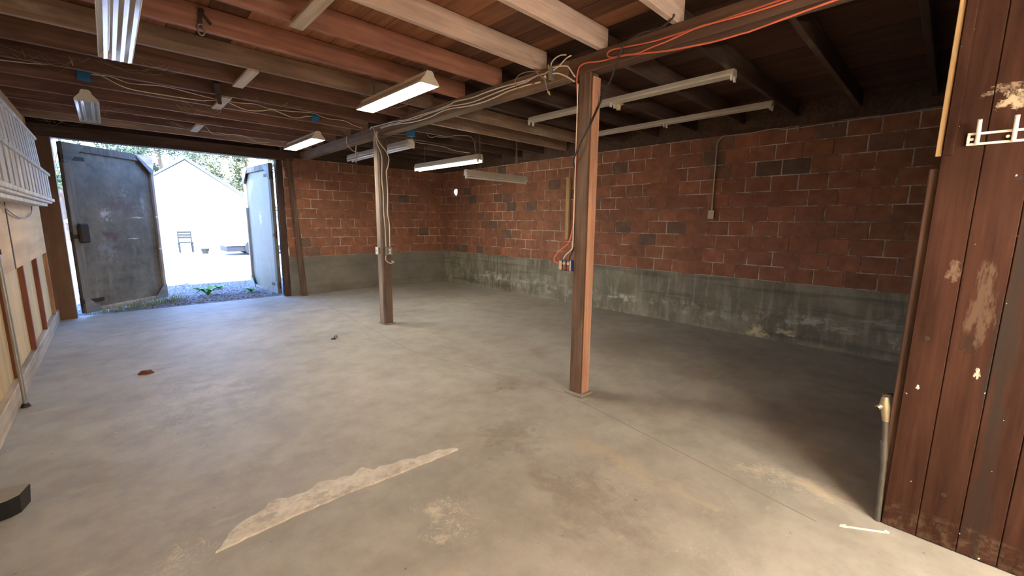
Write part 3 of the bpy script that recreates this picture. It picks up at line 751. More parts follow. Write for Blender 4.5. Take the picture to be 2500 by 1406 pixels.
# main beam on posts
bm_ = thing('ceiling_beam', (2.89, 2.4, 2.67), 'long brown timber beam carrying the joists on two posts', 'beam')
link('beam_timber', MB().cbox(XB0, XB1, YF, 2.30, 2.67, ZJ - .002, 0.006), M['beam_dark'], bm_)
link('beam_timber', MB().cbox(XB0, XB1, 2.303, YB - .065, 2.67, ZJ - .002, 0.006), M['beam'], bm_)
M['foot'] = plain('dusty concrete pad', (0.3, 0.275, 0.225), 0.9, var=0.15)
p1 = thing('support_post', (2.888, 2.13, 0), 'square brown post with a triple outlet box on it, standing on the slab', 'post')
link('post_timber', MB().cbox(XB0, 2.94, 2.082, 2.195, 0.022, 2.669, 0.005), M['post'], p1)
link('post_facing', MB().cbox(XB0 + .02, 2.945, 2.066, 2.0815, 0.022, 2.64, 0.004), M['post_red'], p1)
link('post_foot', MB().cbox(2.80, 2.975, 2.04, 2.225, 0.001, 0.021, 0.004), M['foot'], p1)
p2 = thing('support_post', (2.84, 5.62, 0), 'slim weathered post with two white cables running down to an outlet', 'post')
link('post_timber', MB().cbox(2.775, 2.90, 5.60, 5.71, 0.016, 2.669, 0.005), M['post_grey'], p2)
link('post_facing', MB().cbox(2.782, 2.905, 5.556, 5.5995, 0.016, 2.62, 0.004), M['post'], p2)
link('post_foot', MB().cbox(2.765, 2.93, 5.535, 5.73, 0.001, 0.015, 0.004), M['foot'], p2)

# ------------------------------------------------------------------ board partition at the right
PX = 2.70
wp = struct('wall_partition', MB().box(PX + 0.022, PX + 0.10, YF, -0.03, 0, 2.668), M['jamb'])
pj = [0.068, -0.058, -0.193, -0.318]
y = -0.318
while y > YF: y -= 0.135; pj.append(max(y, YF))
for k in range(len(pj) - 1):
    link('board', MB().cbox(PX + random.uniform(-.001, .002), PX + 0.021, pj[k + 1] + 0.0022, pj[k], 0.004, 2.668, 0.0025), M['partition'], wp)
link('end_stud', MB().cbox(PX + 0.022, PX + 0.11, -0.028, 0.10, 0.0, 1.76, 0.004), M['jamb'], wp)
link('nailing_strip', MB().cbox(PX - .002, PX + 0.018, 0.0682, 0.0885, 1.81, 2.668, 0.002), M['pale_stick'], wp)
link('nailing_strip', MB().cbox(PX - .012, PX - 0.001, 0.032, 0.066, 1.81, 2.668, 0.002), M['partition'], wp)
for (yy, zz) in [(-0.168, 1.70), (0.016, 0.985), (-0.125, 0.26)]:
    link('knot_hole', MB().tube([(PX - .0015, yy, zz), (PX + .01, yy, zz)], 0.0105, 10), M['gap'], wp)

struct('wall_front', MB().box(XL - .2, XR + .2, YF - .2, YF, 0, 3.0), M['mortar'])

# ------------------------------------------------------------------ swing doors
def swing_door(name, hinge, free, z0, z1, skin, edge, label, right=False):
    """leaf built in its own frame: x along the leaf from the hinge, y = 0 inner skin face, then turned"""
    hx, hy = hinge; fx, fy = free
    w = math.hypot(fx - hx, fy - hy); ang = math.atan2(fy - hy, fx - hx)
    s = -1 if not right else 1          # inner side in leaf coordinates
    def put(nm, mb_, mat, par):
        ob = link(nm, mb_, mat)
        ob.parent = par
        return ob
    root = link(name, MB().box(0, w, 0, -s * 0.02, z0 + .005, z1 - .005), skin)
    root.location = (hx, hy, 0); root.rotation_euler = (0, 0, ang)
    root['kind'] = 'structure'; root['label'] = label
    t = 0.042
    fw = 0.11
    put('stile', MB().cbox(0, fw, 0, s * t, z0, z1, .003), M['door_frame'], root)
    put('stile', MB().cbox(w - fw * .45, w, 0, s * t, z0, z1, .003), edge, root)
    put('rail', MB().cbox(fw + .001, w - fw * .45 - .001, 0, s * t, z1 - fw, z1, .003), M['door_frame'], root)
    put('rail', MB().cbox(fw + .001, w - fw * .45 - .001, 0, s * t, z0, z0 + fw * .55, .003), edge, root)
    for cx, dx in ((0.0, 1), (w, -1)):
        for cz, dz in ((z1, -1), (z0, 1)):
            g = 0.30 if dz < 0 else 0.24
            mb_ = MB().prism([(cx + dx * .004, s * (t + .002), cz + dz * .004), (cx + dx * g, s * (t + .002), cz + dz * .004), (cx + dx * g, s * (t + .002), cz + dz * .05), (cx + dx * .06, s * (t + .002), cz + dz * g), (cx + dx * .004, s * (t + .002), cz + dz * g)], (0, s * .012, 0))
            put('corner_gusset', mb_, M['gusset'], root)
    for zz in (z0 + .18, (z0 + z1) / 2 - .1, z1 - .22):
        mb_ = MB().tube([(-.012, s * .01, zz - .07), (-.012, s * .01, zz + .07)], .012, 10)
        mb_.cbox(-.005, .3, s * (t + .001), s * (t + .009), zz - .03, zz + .03, .002) if zz > z1 - .5 or zz < z0 + .5 else mb_.cbox(-.005, .06, s * (t + .001), s * (t + .009), zz - .03, zz + .03, .002)
        put('strap_hinge', mb_, M['iron'], root)
    if not right:
        put('hinge_block', MB().cbox(0.05, 0.20, s * (t + .002), s * (t + .05), 1.13, 1.42, .02), M['iron'], root)
        for zz in (1.52, 0.95):
            put('white_tab', MB().cbox(w - .06, w + .002, s * (t + .0005), s * (t + .002), zz, zz + .03, .0005), M['white_paint'], root)
    else:
        put('latch', MB().prism([(w + .001, s * .01, 1.45), (w + .05, s * .01, 1.40), (w + .06, s * .01, 1.33), (w + .02, s * .01, 1.25), (w + .001, s * .01, 1.1)], (0, s * .02, 0)), M['iron'], root)
    return root
swing_door('door_1', (-0.418, 9.085), (0.645, 10.09), 0.05, 2.60, M['door_l'], M['door_edge'], 'dark green battered garage door leaf swung half open')
swing_door('door_2', (2.352, 9.10), (2.215, 10.62), 0.05, 2.575, M['door_r'], M['door_edge'], 'pale faded garage door leaf swung wide open', right=True)

# ------------------------------------------------------------------ lamps
def chain(par, p, q, mat='chain'):
    p, q = Vector(p), Vector(q); d = q - p; n = max(2, int(d.length / 0.026)); mb_ = MB()
    t = d.normalized()
    for i in range(n):
        c = p + d * ((i + .5) / n)
        ax = Vector((1, 0, 0)) if i % 2 else Vector((0, 1, 0))
        ax = (ax - t * ax.dot(t)).normalized()
        mb_.ring(c, 0.0165, 0.0028, ax, .55, 1.0, 8, 4, t)
    return link('chain', mb_, M[mat], par)
def trough_lamp(x, y0, y1, z, lit, label, chains, cover=False, half=0.09):
    """fluorescent shop light: flared reflector with end plates, two tubes, hung on chains"""
    t = thing('shop_light', (x, (y0 + y1) / 2, z), label, 'lamp', None)
    prof = [(-half, 0), (-half, .010), (-half * .80, .035), (-half * .48, .066), (half * .48, .066), (half * .80, .035), (half, .010), (half, 0)]
    inn = [(p[0] * .955, max(0, p[1] - .0035)) for p in prof]
    n = len(prof)
    vs_ = [(x + p[0], yy, z + p[1]) for yy in (y0, y1) for p in prof] + [(x + p[0], yy, z + p[1]) for yy in (y0, y1) for p in inn]
    f = [(i, i + 1, n + i + 1, n + i) for i in range(n - 1)] + [(2 * n + i + 1, 2 * n + i, 3 * n + i, 3 * n + i + 1) for i in range(n - 1)]
    f += [(0, n, 3 * n, 2 * n), (n - 1, 3 * n - 1, 4 * n - 1, 2 * n - 1)]
    link('reflector', MB().add(vs_, f), M['metal_white'], t)
    link('ballast_channel', MB().cbox(x - .035, x + .035, y0 + .02, y1 - .02, z + .067, z + .100, .006), M['metal_white_side'], t)
    for yy, d in ((y0, -1), (y1, 1)):
        poly = [(x + p[0], yy, z + p[1]) for p in prof[:4]] + [(x - .036, yy, z + .09), (x - .022, yy, z + .104), (x + .022, yy, z + .104), (x + .036, yy, z + .09)] + [(x + p[0], yy, z + p[1]) for p in prof[4:]]
        link('end_plate', MB().prism(poly, (0, d * .006, 0)), M['plastic_white'], t)
    for dx in (-.036, .036):
        link('tube', MB().tube([(x + dx, y0 + .03, z + .036), (x + dx, y1 - .03, z + .036)], 0.0155, 12), M['tube_on'] if lit else M['tube_off'], t)
        for yy in (y0 + .016, y1 - .016):
            link('lamp_holder', MB().cbox(x + dx - .014, x + dx + .014, yy - .012, yy + .012, z + .016, z + .062, .003), M['plastic_white'], t)
    if cover:
        cv = MB(); m_ = 9
        pr = [(-half * .93 + 2 * half * .93 * k / (m_ - 1), -.004 - .006 * (k % 2)) for k in range(m_)]
        cv.add([(x + p[0], yy, z + p[1]) for yy in (y0 + .006, y1 - .006) for p in pr], [(i, i + 1, m_ + i + 1, m_ + i) for i in range(m_ - 1)])
        link('clear_cover', cv, M['lens'], t)
    for (cx, cy) in chains:
        chain(t, (x + cx * .2, cy, z + .10), (x + cx, cy, ZJ - .001))
    return t
def strip_lamp(p0, p1, ztop, lit, label, chains, tubes=2, w=0.115, h=0.062, sockets=(0, 1), body_w=None, glow='tube_dim'):
    """open batten: narrow body, bare tubes below in end holders"""
    bw = body_w or w
    p0, p1 = Vector((*p0, 0)), Vector((*p1, 0)); d = (p1 - p0).normalized(); s = Vector((d.y, -d.x, 0)); ln = (p1 - p0).length
    c = (p0 + p1) / 2
    t = thing('batten_light', (c.x, c.y, ztop - h), label, 'lamp', None)
    pr = [(-bw * .32, 0), (bw * .32, 0), (bw * .5, -h * .75), (bw * .5, -h), (-bw * .5, -h), (-bw * .5, -h * .75)]
    mb_ = MB().prism([p0 + s * a + Vector((0, 0, ztop + b_)) for a, b_ in pr], p1 - p0)
    link('body', mb_, M['metal_white_side'], t)
    for k in sockets:
        for a in ((-w * .36, w * .36) if tubes != 1 else (0,)):
            q = p0 + d * (ln * k) + d * (.012 if k < .5 else -.012 if k > .5 else 0) + s * a
            z0, z1 = ztop - h - .040, ztop - h + .004
            link('lamp_holder', MB().bar(q + Vector((0, 0, z0)), q + Vector((0, 0, z1)), .026, .016, tuple(d)), M['plastic_white'], t)
    for i, a in enumerate((-w * .36, w * .36)[:tubes] if tubes else ()):
        mt = M[glow] if lit else M['tube_off']
        z_ = ztop - h - .021
        link('tube', MB().tube([p0 + d * .025 + s * a + Vector((0, 0, z_)), p1 - d * .025 + s * a + Vector((0, 0, z_))], 0.0145, 12), mt, t)
    for k, spread in chains:
        q = p0 + d * (ln * k)
        for a in ((-1, 1) if spread else (0,)):
            chain(t, q + s * a * w * .3 + Vector((0, 0, ztop)), q + Vector((0, 0, ZJ - .001)))
    return t
trough_lamp(2.005, 3.08, 4.28, 2.605, True, 'lit fluorescent shop light on chains beside the beam, nearer the post with the triple outlet', [(0.06, 3.22), (0.0, 4.06)])
trough_lamp(2.135, 5.98, 7.20, 2.57, True, 'lit fluorescent shop light hanging below a blue box near the doorway', [(0.0, 6.15), (0.0, 6.95)])
trough_lamp(0.145, 2.78, 4.00, 2.548, False, 'large unlit shop light with clear cover below the chain link hook joist', [(0.03, 2.85), (0.08, 3.81)], cover=True, half=.084)
trough_lamp(-0.032, 5.72, 6.94, 2.578, False, 'unlit shop light with clear cover under a blue box by the plywood wall', [(0.0, 6.15), (0.0, 6.77)], cover=True, half=.085)
strip_lamp((3.25, 5.50), (3.25, 7.62), 2.66, False, 'unlit two tube batten light hanging just behind the slim post', [(0.058, False)], w=.12, h=.075)
strip_lamp((4.22, 5.12), (4.17, 6.88), 2.53, True, 'lit two tube batten light hung from the joists near the block wall corner', [(0.06, False), (0.85, False)], w=.12, h=.085)
strip_lamp((3.87, 5.045), (5.16, 5.055), 2.265, False, 'unlit batten light hung low on long strings across the room', [(0.215, True), (0.82, True)], tubes=1, w=.075, h=.085)
strip_lamp((3.985, 1.43), (3.985, 3.84), ZJ - .002, False, 'long bare lamp batten without tubes, ending beside the post', [], tubes=0, w=.10, h=.055, sockets=(0, .5, 1))
strip_lamp((5.245, 1.47), (5.245, 3.87), ZJ - .002, False, 'long bare lamp batten without tubes, closer to the block wall', [], tubes=0, w=.10, h=.055, sockets=(0, .5, 1))
# unseen lit battens added behind the viewpoint to light near joists, post and floor
strip_lamp((1.98, -2.45), (1.98, -1.0), 1.88, True, 'added unseen lit two tube batten light hung low in front of the board partition', [(0.1, False), (0.9, False)], w=.16, h=.06, body_w=.05, glow='tube_rear')
strip_lamp((0.9, -2.6), (0.9, -1.15), 2.10, True, 'added unseen lit two tube batten light in the middle of the rear bay', [(0.1, False), (0.9, False)], w=.16, h=.06, body_w=.05, glow='tube_rear2')

# ------------------------------------------------------------------ boxes on the joists
def jbox(x0, x1, y0, y1, z0, z1, label):
    t = thing('junction_box', ((x0 + x1) / 2, y0, z0), label, 'electrical box', None)
    link('box_body', MB().cbox(x0, x1, y0, y1, z0, z1, .006), M['blue'], t)
    link('box_rim', MB().box(x0 - .003, x1 + .003, y0 - .004, y0 + .004, z0 - .006, z0 - .0005).cbox(x0 + .012, x1 - .012, y0 - .004, y0 - .0005, z0 + .012, z1 - .012, .002), M['blue'], t)
    return t
jbox(-0.078, 0.018, 6.055, 6.129, 2.845, 2.925, 'blue plastic electrical box on a joist over the unlit covered light')
jbox(2.105, 2.195, 6.055, 6.129, 2.825, 2.90, 'blue plastic electrical box on a joist over the lit shop light near the doorway')
jbox(3.205, 3.29, 5.462, 5.5385, 2.70, 2.805, 'blue plastic electrical box hanging at the end of the batten light behind the post')

# ------------------------------------------------------------------ cables
WIRES = {
'cable_top': [(2.822, 5.839, 2.804), (2.822, 5.778, 2.808), (2.822, 5.591, 2.80), (2.822, 5.324, 2.792), (2.822, 5.114, 2.78), (2.822, 4.876, 2.758), (2.822, 4.545, 2.758), (2.822, 4.243, 2.754), (2.822, 3.933, 2.766), (2.822, 3.858, 2.778), (2.822, 3.576, 2.761), (2.822, 3.317, 2.767), (2.822, 3.08, 2.767), (2.822, 2.915, 2.76), (2.822, 2.759, 2.756), (2.822, 2.631, 2.765)],
'cable_mid': [(2.822, 5.572, 2.767), (2.822, 5.413, 2.772), (2.822, 5.156, 2.759), (2.822, 4.916, 2.748), (2.822, 4.635, 2.735), (2.822, 4.375, 2.743), (2.822, 4.117, 2.743), (2.822, 3.934, 2.746), (2.822, 3.786, 2.732), (2.822, 3.549, 2.716), (2.822, 3.317, 2.726), (2.822, 3.08, 2.737), (2.822, 2.915, 2.741), (2.822, 2.769, 2.741)],
'cable_low': [(2.822, 5.55, 2.754), (2.822, 5.37, 2.755), (2.822, 5.116, 2.743), (2.822, 4.728, 2.706), (2.822, 4.376, 2.699), (2.822, 4.118, 2.72), (2.822, 3.934, 2.721), (2.822, 3.645, 2.694), (2.822, 3.418, 2.684), (2.822, 3.196, 2.694), (2.822, 3.023, 2.711), (2.822, 2.882, 2.713), (2.822, 2.768, 2.713), (2.822, 2.611, 2.703)],
'post2_left': [(2.744, 5.535, 2.699), (2.73, 5.535, 2.636), (2.743, 5.535, 2.545), (2.791, 5.545, 2.459), (2.815, 5.547, 2.357), (2.808, 5.547, 2.189), (2.803, 5.547, 2.049), (2.814, 5.547, 1.891), (2.811, 5.547, 1.651), (2.823, 5.547, 1.409), (2.821, 5.535, 1.142)],
'post2_right': [(2.755, 5.525, 2.69), (2.746, 5.53, 2.617), (2.805, 5.54, 2.533), (2.872, 5.547, 2.468), (2.915, 5.54, 2.368), (2.899, 5.547, 2.25), (2.873, 5.547, 2.184), (2.878, 5.547, 2.014), (2.879, 5.547, 1.815), (2.869, 5.547, 1.612), (2.892, 5.547, 1.45), (2.88, 5.535, 1.14)],
'post2_third': [(2.822, 5.894, 2.79), (2.80, 5.805, 2.80), (2.77, 5.722, 2.792), (2.77, 5.655, 2.74), (2.767, 5.637, 2.676), (2.767, 5.667, 2.555), (2.767, 5.665, 2.502)],
'post2_stub': [(2.808, 5.52, 1.018), (2.803, 5.52, 0.966), (2.813, 5.52, 0.941), (2.839, 5.52, 0.919), (2.865, 5.52, 0.906), (2.898, 5.52, 0.905), (2.923, 5.52, 0.914), (2.921, 5.52, 0.924), (2.888, 5.52, 0.938)],
'joist_wire_a': [(-0.62, 6.12, 2.90), (-0.556, 6.12, 2.905), (-0.391, 6.12, 2.92), (-0.273, 6.12, 2.938), (-0.155, 6.12, 2.953), (0.018, 6.11, 2.937), (0.089, 6.1, 2.924), (0.134, 6.1, 2.901), (0.283, 6.1, 2.841), (0.537, 6.1, 2.833), (0.914, 6.1, 2.842), (0.962, 6.1, 2.855), (1.144, 6.1, 2.875), (1.341, 6.1, 2.822), (1.518, 6.1, 2.841), (1.637, 6.1, 2.874), (1.796, 6.1, 2.837), (1.875, 6.1, 2.823), (1.952, 6.1, 2.833), (2.032, 6.1, 2.862), (2.11, 6.1, 2.88)],
'joist_wire_b': [(0.02, 6.09, 2.91), (0.163, 6.08, 2.922), (0.306, 6.08, 2.89), (0.543, 6.08, 2.917), (0.698, 6.08, 2.913), (0.972, 6.08, 2.885), (1.164, 6.08, 2.884), (1.27, 6.08, 2.883), (1.442, 6.08, 2.902), (1.593, 6.08, 2.879), (1.78, 6.08, 2.885), (2.1, 6.05, 2.91), (2.208, 6.05, 2.889), (2.311, 6.08, 2.881), (2.439, 6.08, 2.887), (2.56, 6.08, 2.886), (2.671, 6.08, 2.851), (2.797, 6.08, 2.828)],
'joist_wire_c': [(0.3, 7.92, 2.915), (0.718, 7.91, 2.917), (0.914, 7.9, 2.918), (1.16, 7.9, 2.909), (1.25, 7.9, 2.80), (1.35, 7.9, 2.775), (1.549, 7.9, 2.808), (1.706, 7.9, 2.804), (1.831, 7.9, 2.75), (1.946, 7.9, 2.739), (2.084, 7.9, 2.775), (2.296, 7.91, 2.80)],
'lampD_wire': [(3.262, 5.53, 2.715), (3.295, 5.46, 2.629), (3.473, 5.39, 2.612), (3.698, 5.32, 2.593), (3.817, 5.25, 2.55), (4.06, 5.18, 2.535)],
'lampD_wire2': [(2.931, 5.53, 2.688), (3.075, 5.53, 2.706), (3.175, 5.53, 2.729), (3.21, 5.53, 2.74)],
'lampD_wire3': [(3.52, 5.5, 2.765), (3.539, 5.467, 2.732), (3.571, 5.434, 2.724), (3.59, 5.401, 2.734), (3.762, 5.368, 2.746), (3.911, 5.335, 2.787), (4.035, 5.302, 2.80), (4.13, 5.269, 2.80), (4.164, 5.236, 2.76), (4.17, 5.203, 2.701), (4.17, 5.185, 2.54)],
'lampC_strap': [(2.822, 6.684, 2.80), (2.82, 6.7, 2.698), (2.95, 6.75, 2.60), (3.19, 6.80, 2.60)],
'lampC_strap2': [(3.16, 7.122, 2.80), (3.17, 7.178, 2.686), (3.175, 7.204, 2.598), (3.175, 7.202, 2.481)],
'orange_main': [(2.815, 0.16, 2.64), (2.815, 0.3, 2.645), (2.815, 0.55, 2.646), (2.815, 0.935, 2.616), (2.815, 0.985, 2.616), (2.815, 1.144, 2.616), (2.815, 1.319, 2.631), (2.815, 1.445, 2.644), (2.815, 1.581, 2.666), (2.815, 1.689, 2.684), (2.815, 1.818, 2.704), (2.815, 1.963, 2.712), (2.815, 2.048, 2.723), (2.815, 2.085, 2.731), (2.815, 2.147, 2.735), (2.815, 2.186, 2.72), (2.815, 2.201, 2.688), (2.815, 2.207, 2.646), (2.822, 2.209, 2.578), (2.836, 2.208, 2.45), (2.842, 2.206, 2.277), (2.842, 2.206, 1.925), (2.840, 2.206, 1.60), (2.825, 2.208, 1.45), (2.80, 2.206, 1.39), (2.792, 2.215, 1.35), (2.79, 2.24, 1.315), (2.785, 2.299, 1.27), (2.775, 2.336, 1.232), (2.765, 2.353, 1.2), (2.765, 2.353, 1.179), (2.770, 2.340, 1.163), (2.786, 2.312, 1.157)],
'white_drop': [(2.823, 2.2005, 2.60), (2.823, 2.2005, 2.2), (2.823, 2.2005, 1.8), (2.823, 2.2005, 1.45), (2.822, 2.203, 1.30), (2.82, 2.227, 1.264), (2.82, 2.264, 1.235), (2.82, 2.286, 1.209), (2.822, 2.297, 1.186)],
'black_drop': [(2.856, 2.214, 1.300), (2.845, 2.222, 1.253), (2.84, 2.235, 1.221), (2.838, 2.247, 1.186)],
'orange_loop': [(2.795, 0.7, 2.725), (2.795, 1.0, 2.72), (2.795, 1.176, 2.718), (2.795, 1.321, 2.721), (2.795, 1.446, 2.721), (2.795, 1.58, 2.726), (2.795, 1.723, 2.742), (2.795, 1.846, 2.756), (2.795, 1.893, 2.756), (2.795, 1.915, 2.739), (2.795, 1.899, 2.715), (2.795, 1.851, 2.702), (2.79, 1.796, 2.696), (2.782, 1.661, 2.674), (2.782, 1.604, 2.678), (2.782, 1.543, 2.684), (2.782, 1.444, 2.691), (2.782, 1.32, 2.707), (2.782, 1.233, 2.716), (2.782, 1.137, 2.711), (2.782, 0.9, 2.70), (2.782, 0.6, 2.705)],
'black_cable': [(2.755, 1.39, 2.83), (2.755, 1.409, 2.805), (2.755, 1.49, 2.775), (2.755, 1.614, 2.786), (2.758, 1.744, 2.759), (2.765, 1.781, 2.718), (2.785, 1.821, 2.658), (2.83, 1.891, 2.579), (2.87, 1.972, 2.512), (2.915, 2.045, 2.445), (2.854, 2.057, 2.332), (2.81, 2.057, 2.262), (2.805, 2.10, 2.20), (2.803, 2.131, 2.153), (2.805, 2.185, 2.059), (2.815, 2.216, 2.001), (2.862, 2.218, 1.9), (2.862, 2.216, 1.7), (2.86, 2.214, 1.32)],
'junk_a': [(2.8, 2.471, 2.783), (2.8, 2.47, 2.807), (2.8, 2.457, 2.826), (2.8, 2.431, 2.841), (2.8, 2.401, 2.848), (2.8, 2.364, 2.85), (2.81, 2.32, 2.844)],
'junk_b': [(2.8, 2.443, 2.755), (2.8, 2.383, 2.773), (2.8, 2.333, 2.8), (2.8, 2.297, 2.815), (2.81, 2.266, 2.825)],
'junk_c': [(2.8, 2.451, 2.778), (2.8, 2.376, 2.769), (2.8, 2.302, 2.751), (2.8, 2.273, 2.727), (2.8, 2.247, 2.692), (2.81, 2.22, 2.652)],
'junk_d': [(2.8, 2.45, 2.728), (2.8, 2.404, 2.721), (2.8, 2.347, 2.697), (2.8, 2.292, 2.666), (2.81, 2.226, 2.619)],
'junk_e': [(2.79, 2.629, 2.785), (2.79, 2.599, 2.756), (2.79, 2.558, 2.724), (2.79, 2.532, 2.7), (2.79, 2.519, 2.671), (2.79, 2.512, 2.641), (2.79, 2.499, 2.614), (2.79, 2.487, 2.594)],
'junk_f': [(2.82, 2.76, 2.742), (2.81, 2.716, 2.745), (2.8, 2.683, 2.747), (2.8, 2.612, 2.755), (2.8, 2.572, 2.753), (2.8, 2.54, 2.75), (2.8, 2.493, 2.76)],
'arc_dark': [(2.81, 2.60, 2.785), (2.8, 2.65, 2.793), (2.8, 2.759, 2.815), (2.8, 2.851, 2.809), (2.8, 2.898, 2.778), (2.8, 2.897, 2.736), (2.81, 2.876, 2.704)],
}
def wire(key, r, mat, label, cat='cable', group=None, name='electrical_cable', parent=None):
    return cable(name, WIRES[key], r, M[mat], label, cat, group, parent)
wire('cable_top', .0068, 'cord_white', 'off-white cable, topmost of three stapled along the side of the beam')
wire('cable_mid', .0068, 'cord_white', 'off-white cable, middle one of three stapled along the side of the beam')
wire('cable_low', .0068, 'cord_white', 'off-white cable, lowest of three stapled along the side of the beam')
wire('post2_left', .0068, 'cord_white', 'straighter off-white cable down the slim post into its outlet box')
wire('post2_right', .0068, 'cord_white', 'wavier off-white cable bulging out at the side of the slim post')
wire('post2_third', .005, 'cord_white', 'short off-white cable hooked over the beam above the slim post')
wire('joist_wire_a', .0055, 'cord_white', 'long sagging off-white cable running across the joists into a blue box')
wire('joist_wire_b', .005, 'cord_white', 'off-white cable strung between two blue boxes and on to the beam')
wire('joist_wire_c', .0045, 'cord_white', 'drooping thin cable on the joist closest to the doorway header')
wire('lampD_wire', .005, 'cord_grey', 'grey cable from the blue box to the lit batten light')
wire('lampD_wire2', .0045, 'cord_grey', 'short grey cable from the slim post to a blue box')
wire('lampD_wire3', .0045, 'cord_grey', 'looping grey cable down the chain of the lit batten light')
wire('lampC_strap', .006, 'cord_white', 'off-white cord looped from the beam to the unlit batten light', 'cord')
wire('lampC_strap2', .009, 'cord_white', 'white strap holding the unlit batten light behind the slim post', 'strap')
wire('orange_main', .0062, 'cord_orange', 'orange extension cord along the beam, down the post into the triple outlet', 'cord', name='extension_cord')
wire('orange_loop', .0058, 'cord_orange', 'doubled loop of orange cord hung against the beam', 'cord', name='extension_cord')
wire('white_drop', .0045, 'cord_white', 'thin white cable entering the top of the triple outlet box')
wire('black_drop', .005, 'cord_black', 'short black cable behind the triple outlet box')
wire('black_cable', .0075, 'cord_black', 'black cable slung from a whitewashed joist and wound round the post')
wire('arc_dark', .004, 'cord_grey', 'dark arched wire on the beam beside the open junction box')

# open metal junction box with loose tails on the beam
jb = thing('open_junction_box', (2.80, 2.462, 2.68), 'grey metal box on the beam with loose cable tails and wire nuts', 'electrical box')
link('box_body', MB().cbox(2.772, 2.829, 2.448, 2.476, 2.683, 2.785, .003), M['galv'], jb)
for k in ('junk_a', 'junk_b', 'junk_c', 'junk_d', 'junk_e', 'junk_f'):
    wire(k, .0055, 'cord_white' if k != 'junk_e' else 'cord_grey', '', parent=jb, name='cable_tail')
def nut(p, d, mat):
    p, d = Vector(p), Vector(d)
    mb_ = MB().tube([p, p + d * .35, p + d], [.006, .0085, .005], 8)
    mb_.bar(p + d * .1 + Vector((0, .012, 0)), p + d * .1 - Vector((0, .012, 0)), .004, .010)
    link('wire_nut', mb_, M[mat], jb)
nut((2.79, 2.486, 2.592), (0.0, -.02, -.03), 'yellow')
nut((2.79, 2.484, 2.775), (0, .008, .03), 'yellow')
nut((2.79, 2.632, 2.788), (0, .022, .024), 'red')
nut((2.80, 2.668, 2.70), (0, .03, .012), 'red')
nut((2.79, 2.53, 2.728), (0, -.012, -.02), 'plastic_white')

# triple outlet box on the post
ob = thing('outlet_box', (2.82, 2.26, 1.09), 'blue triple outlet box with red and ivory receptacles on the post', 'outlet')
link('box_body', MB().cbox(2.803, 2.862, 2.198, 2.330, 1.094, 1.184, .004), M['dark_blue'], ob)
for i, m_ in enumerate(('device_red', 'device_red', 'ivory')):
    cy = 2.222 + i * .043
    dv = link('receptacle', MB().cbox(2.794, 2.8025, cy - .015, cy + .015, 1.099, 1.179, .003), M[m_], ob)
    for zz in (1.119, 1.158):
        link('socket_face', MB().tube([(2.7935, cy, zz), (2.789, cy, zz)], .0125, 12), M['ivory' if zz > 1.14 or i == 2 else m_], dv)
    if i < 2: link('divider', MB().box(2.797, 2.8025, cy + .0165, cy + .0265, 1.098, 1.180), M['black'], ob)
link('cover_edge', MB().cbox(2.795, 2.8025, 2.199, 2.204, 1.095, 1.183, .001), M['plastic_white'], ob)
# boxes on the slim post
o2 = thing('outlet_box', (2.856, 5.52, 1.02), 'grey metal outlet box with white duplex sockets on the slim post', 'outlet')
link('box_body', MB().cbox(2.806, 2.906, 5.505, 5.5555, 1.022, 1.13, .006), M['galv'], o2)
for zz in (1.055, 1.096):
    link('socket_face', MB().tube([(2.862, 5.5045, zz), (2.862, 5.499, zz)], .0165, 12), M['plastic_white'], o2)
wire('post2_stub', .0055, 'cord_white', '', parent=o2, name='cable_tail')
o3 = thing('switch_box', (2.76, 5.66, 1.036), 'small white switch box on the side of the slim post', 'switch')
link('box_body', MB().cbox(2.745, 2.7745, 5.62, 5.69, 1.036, 1.13, .004), M['galv'], o3)
link('switch_plate', MB().cbox(2.738, 2.7445, 5.615, 5.695, 1.03, 1.136, .002), M['plastic_white'], o3)
link('toggle', MB().cbox(2.725, 2.7375, 5.65, 5.66, 1.078, 1.094, .002), M['plastic_white'], o3)

# wall outlet with conduit
wo_ = thing('wall_outlet', (6.16, 2.365, 1.59), 'ivory wall outlet at the foot of the conduit on the block wall', 'outlet')
link('box_body', MB().cbox(6.146, 6.1835, 2.327, 2.403, 1.583, 1.693, .005), M['galv'], wo_)
link('cover_plate', MB().cbox(6.140, 6.1455, 2.324, 2.406, 1.580, 1.696, .002), M['ivory'], wo_)
for zz in (1.615, 1.66):
    link('socket_face', MB().tube([(6.1395, 2.365, zz), (6.136, 2.365, zz)], .016, 12), M['metal_white_side'], wo_)
cd = thing('conduit', (6.165, 2.36, 1.70), 'grey metal conduit rising from the outlet and bending along the wall top', 'conduit')
cp_ = [(6.165, 2.362, 1.695), (6.165, 2.362, 2.0), (6.165, 2.361, 2.55), (6.165, 2.352, 2.62), (6.165, 2.32, 2.67), (6.165, 2.26, 2.69)]
link('conduit_tube', MB().tube(smooth_path(cp_, 6), .0125, 10), M['galv'], cd)
cp2 = [(6.165, 2.255, 2.69), (6.165, 2.0, 2.682), (6.165, 1.7, 2.70), (6.165, 1.55, 2.675), (6.165, 1.3, 2.675), (6.165, 0.9, 2.68), (6.165, 0.2, 2.68), (6.165, -1.0, 2.69)]
link('conduit_tube', MB().tube(smooth_path(cp2, 6), .009, 8), M['galv'], cd)
for yy in (1.42, 1.08):
    link('clip', MB().cbox(6.15, 6.1835, yy - .008, yy + .008, 2.63, 2.69, .002), M['galv'], cd)

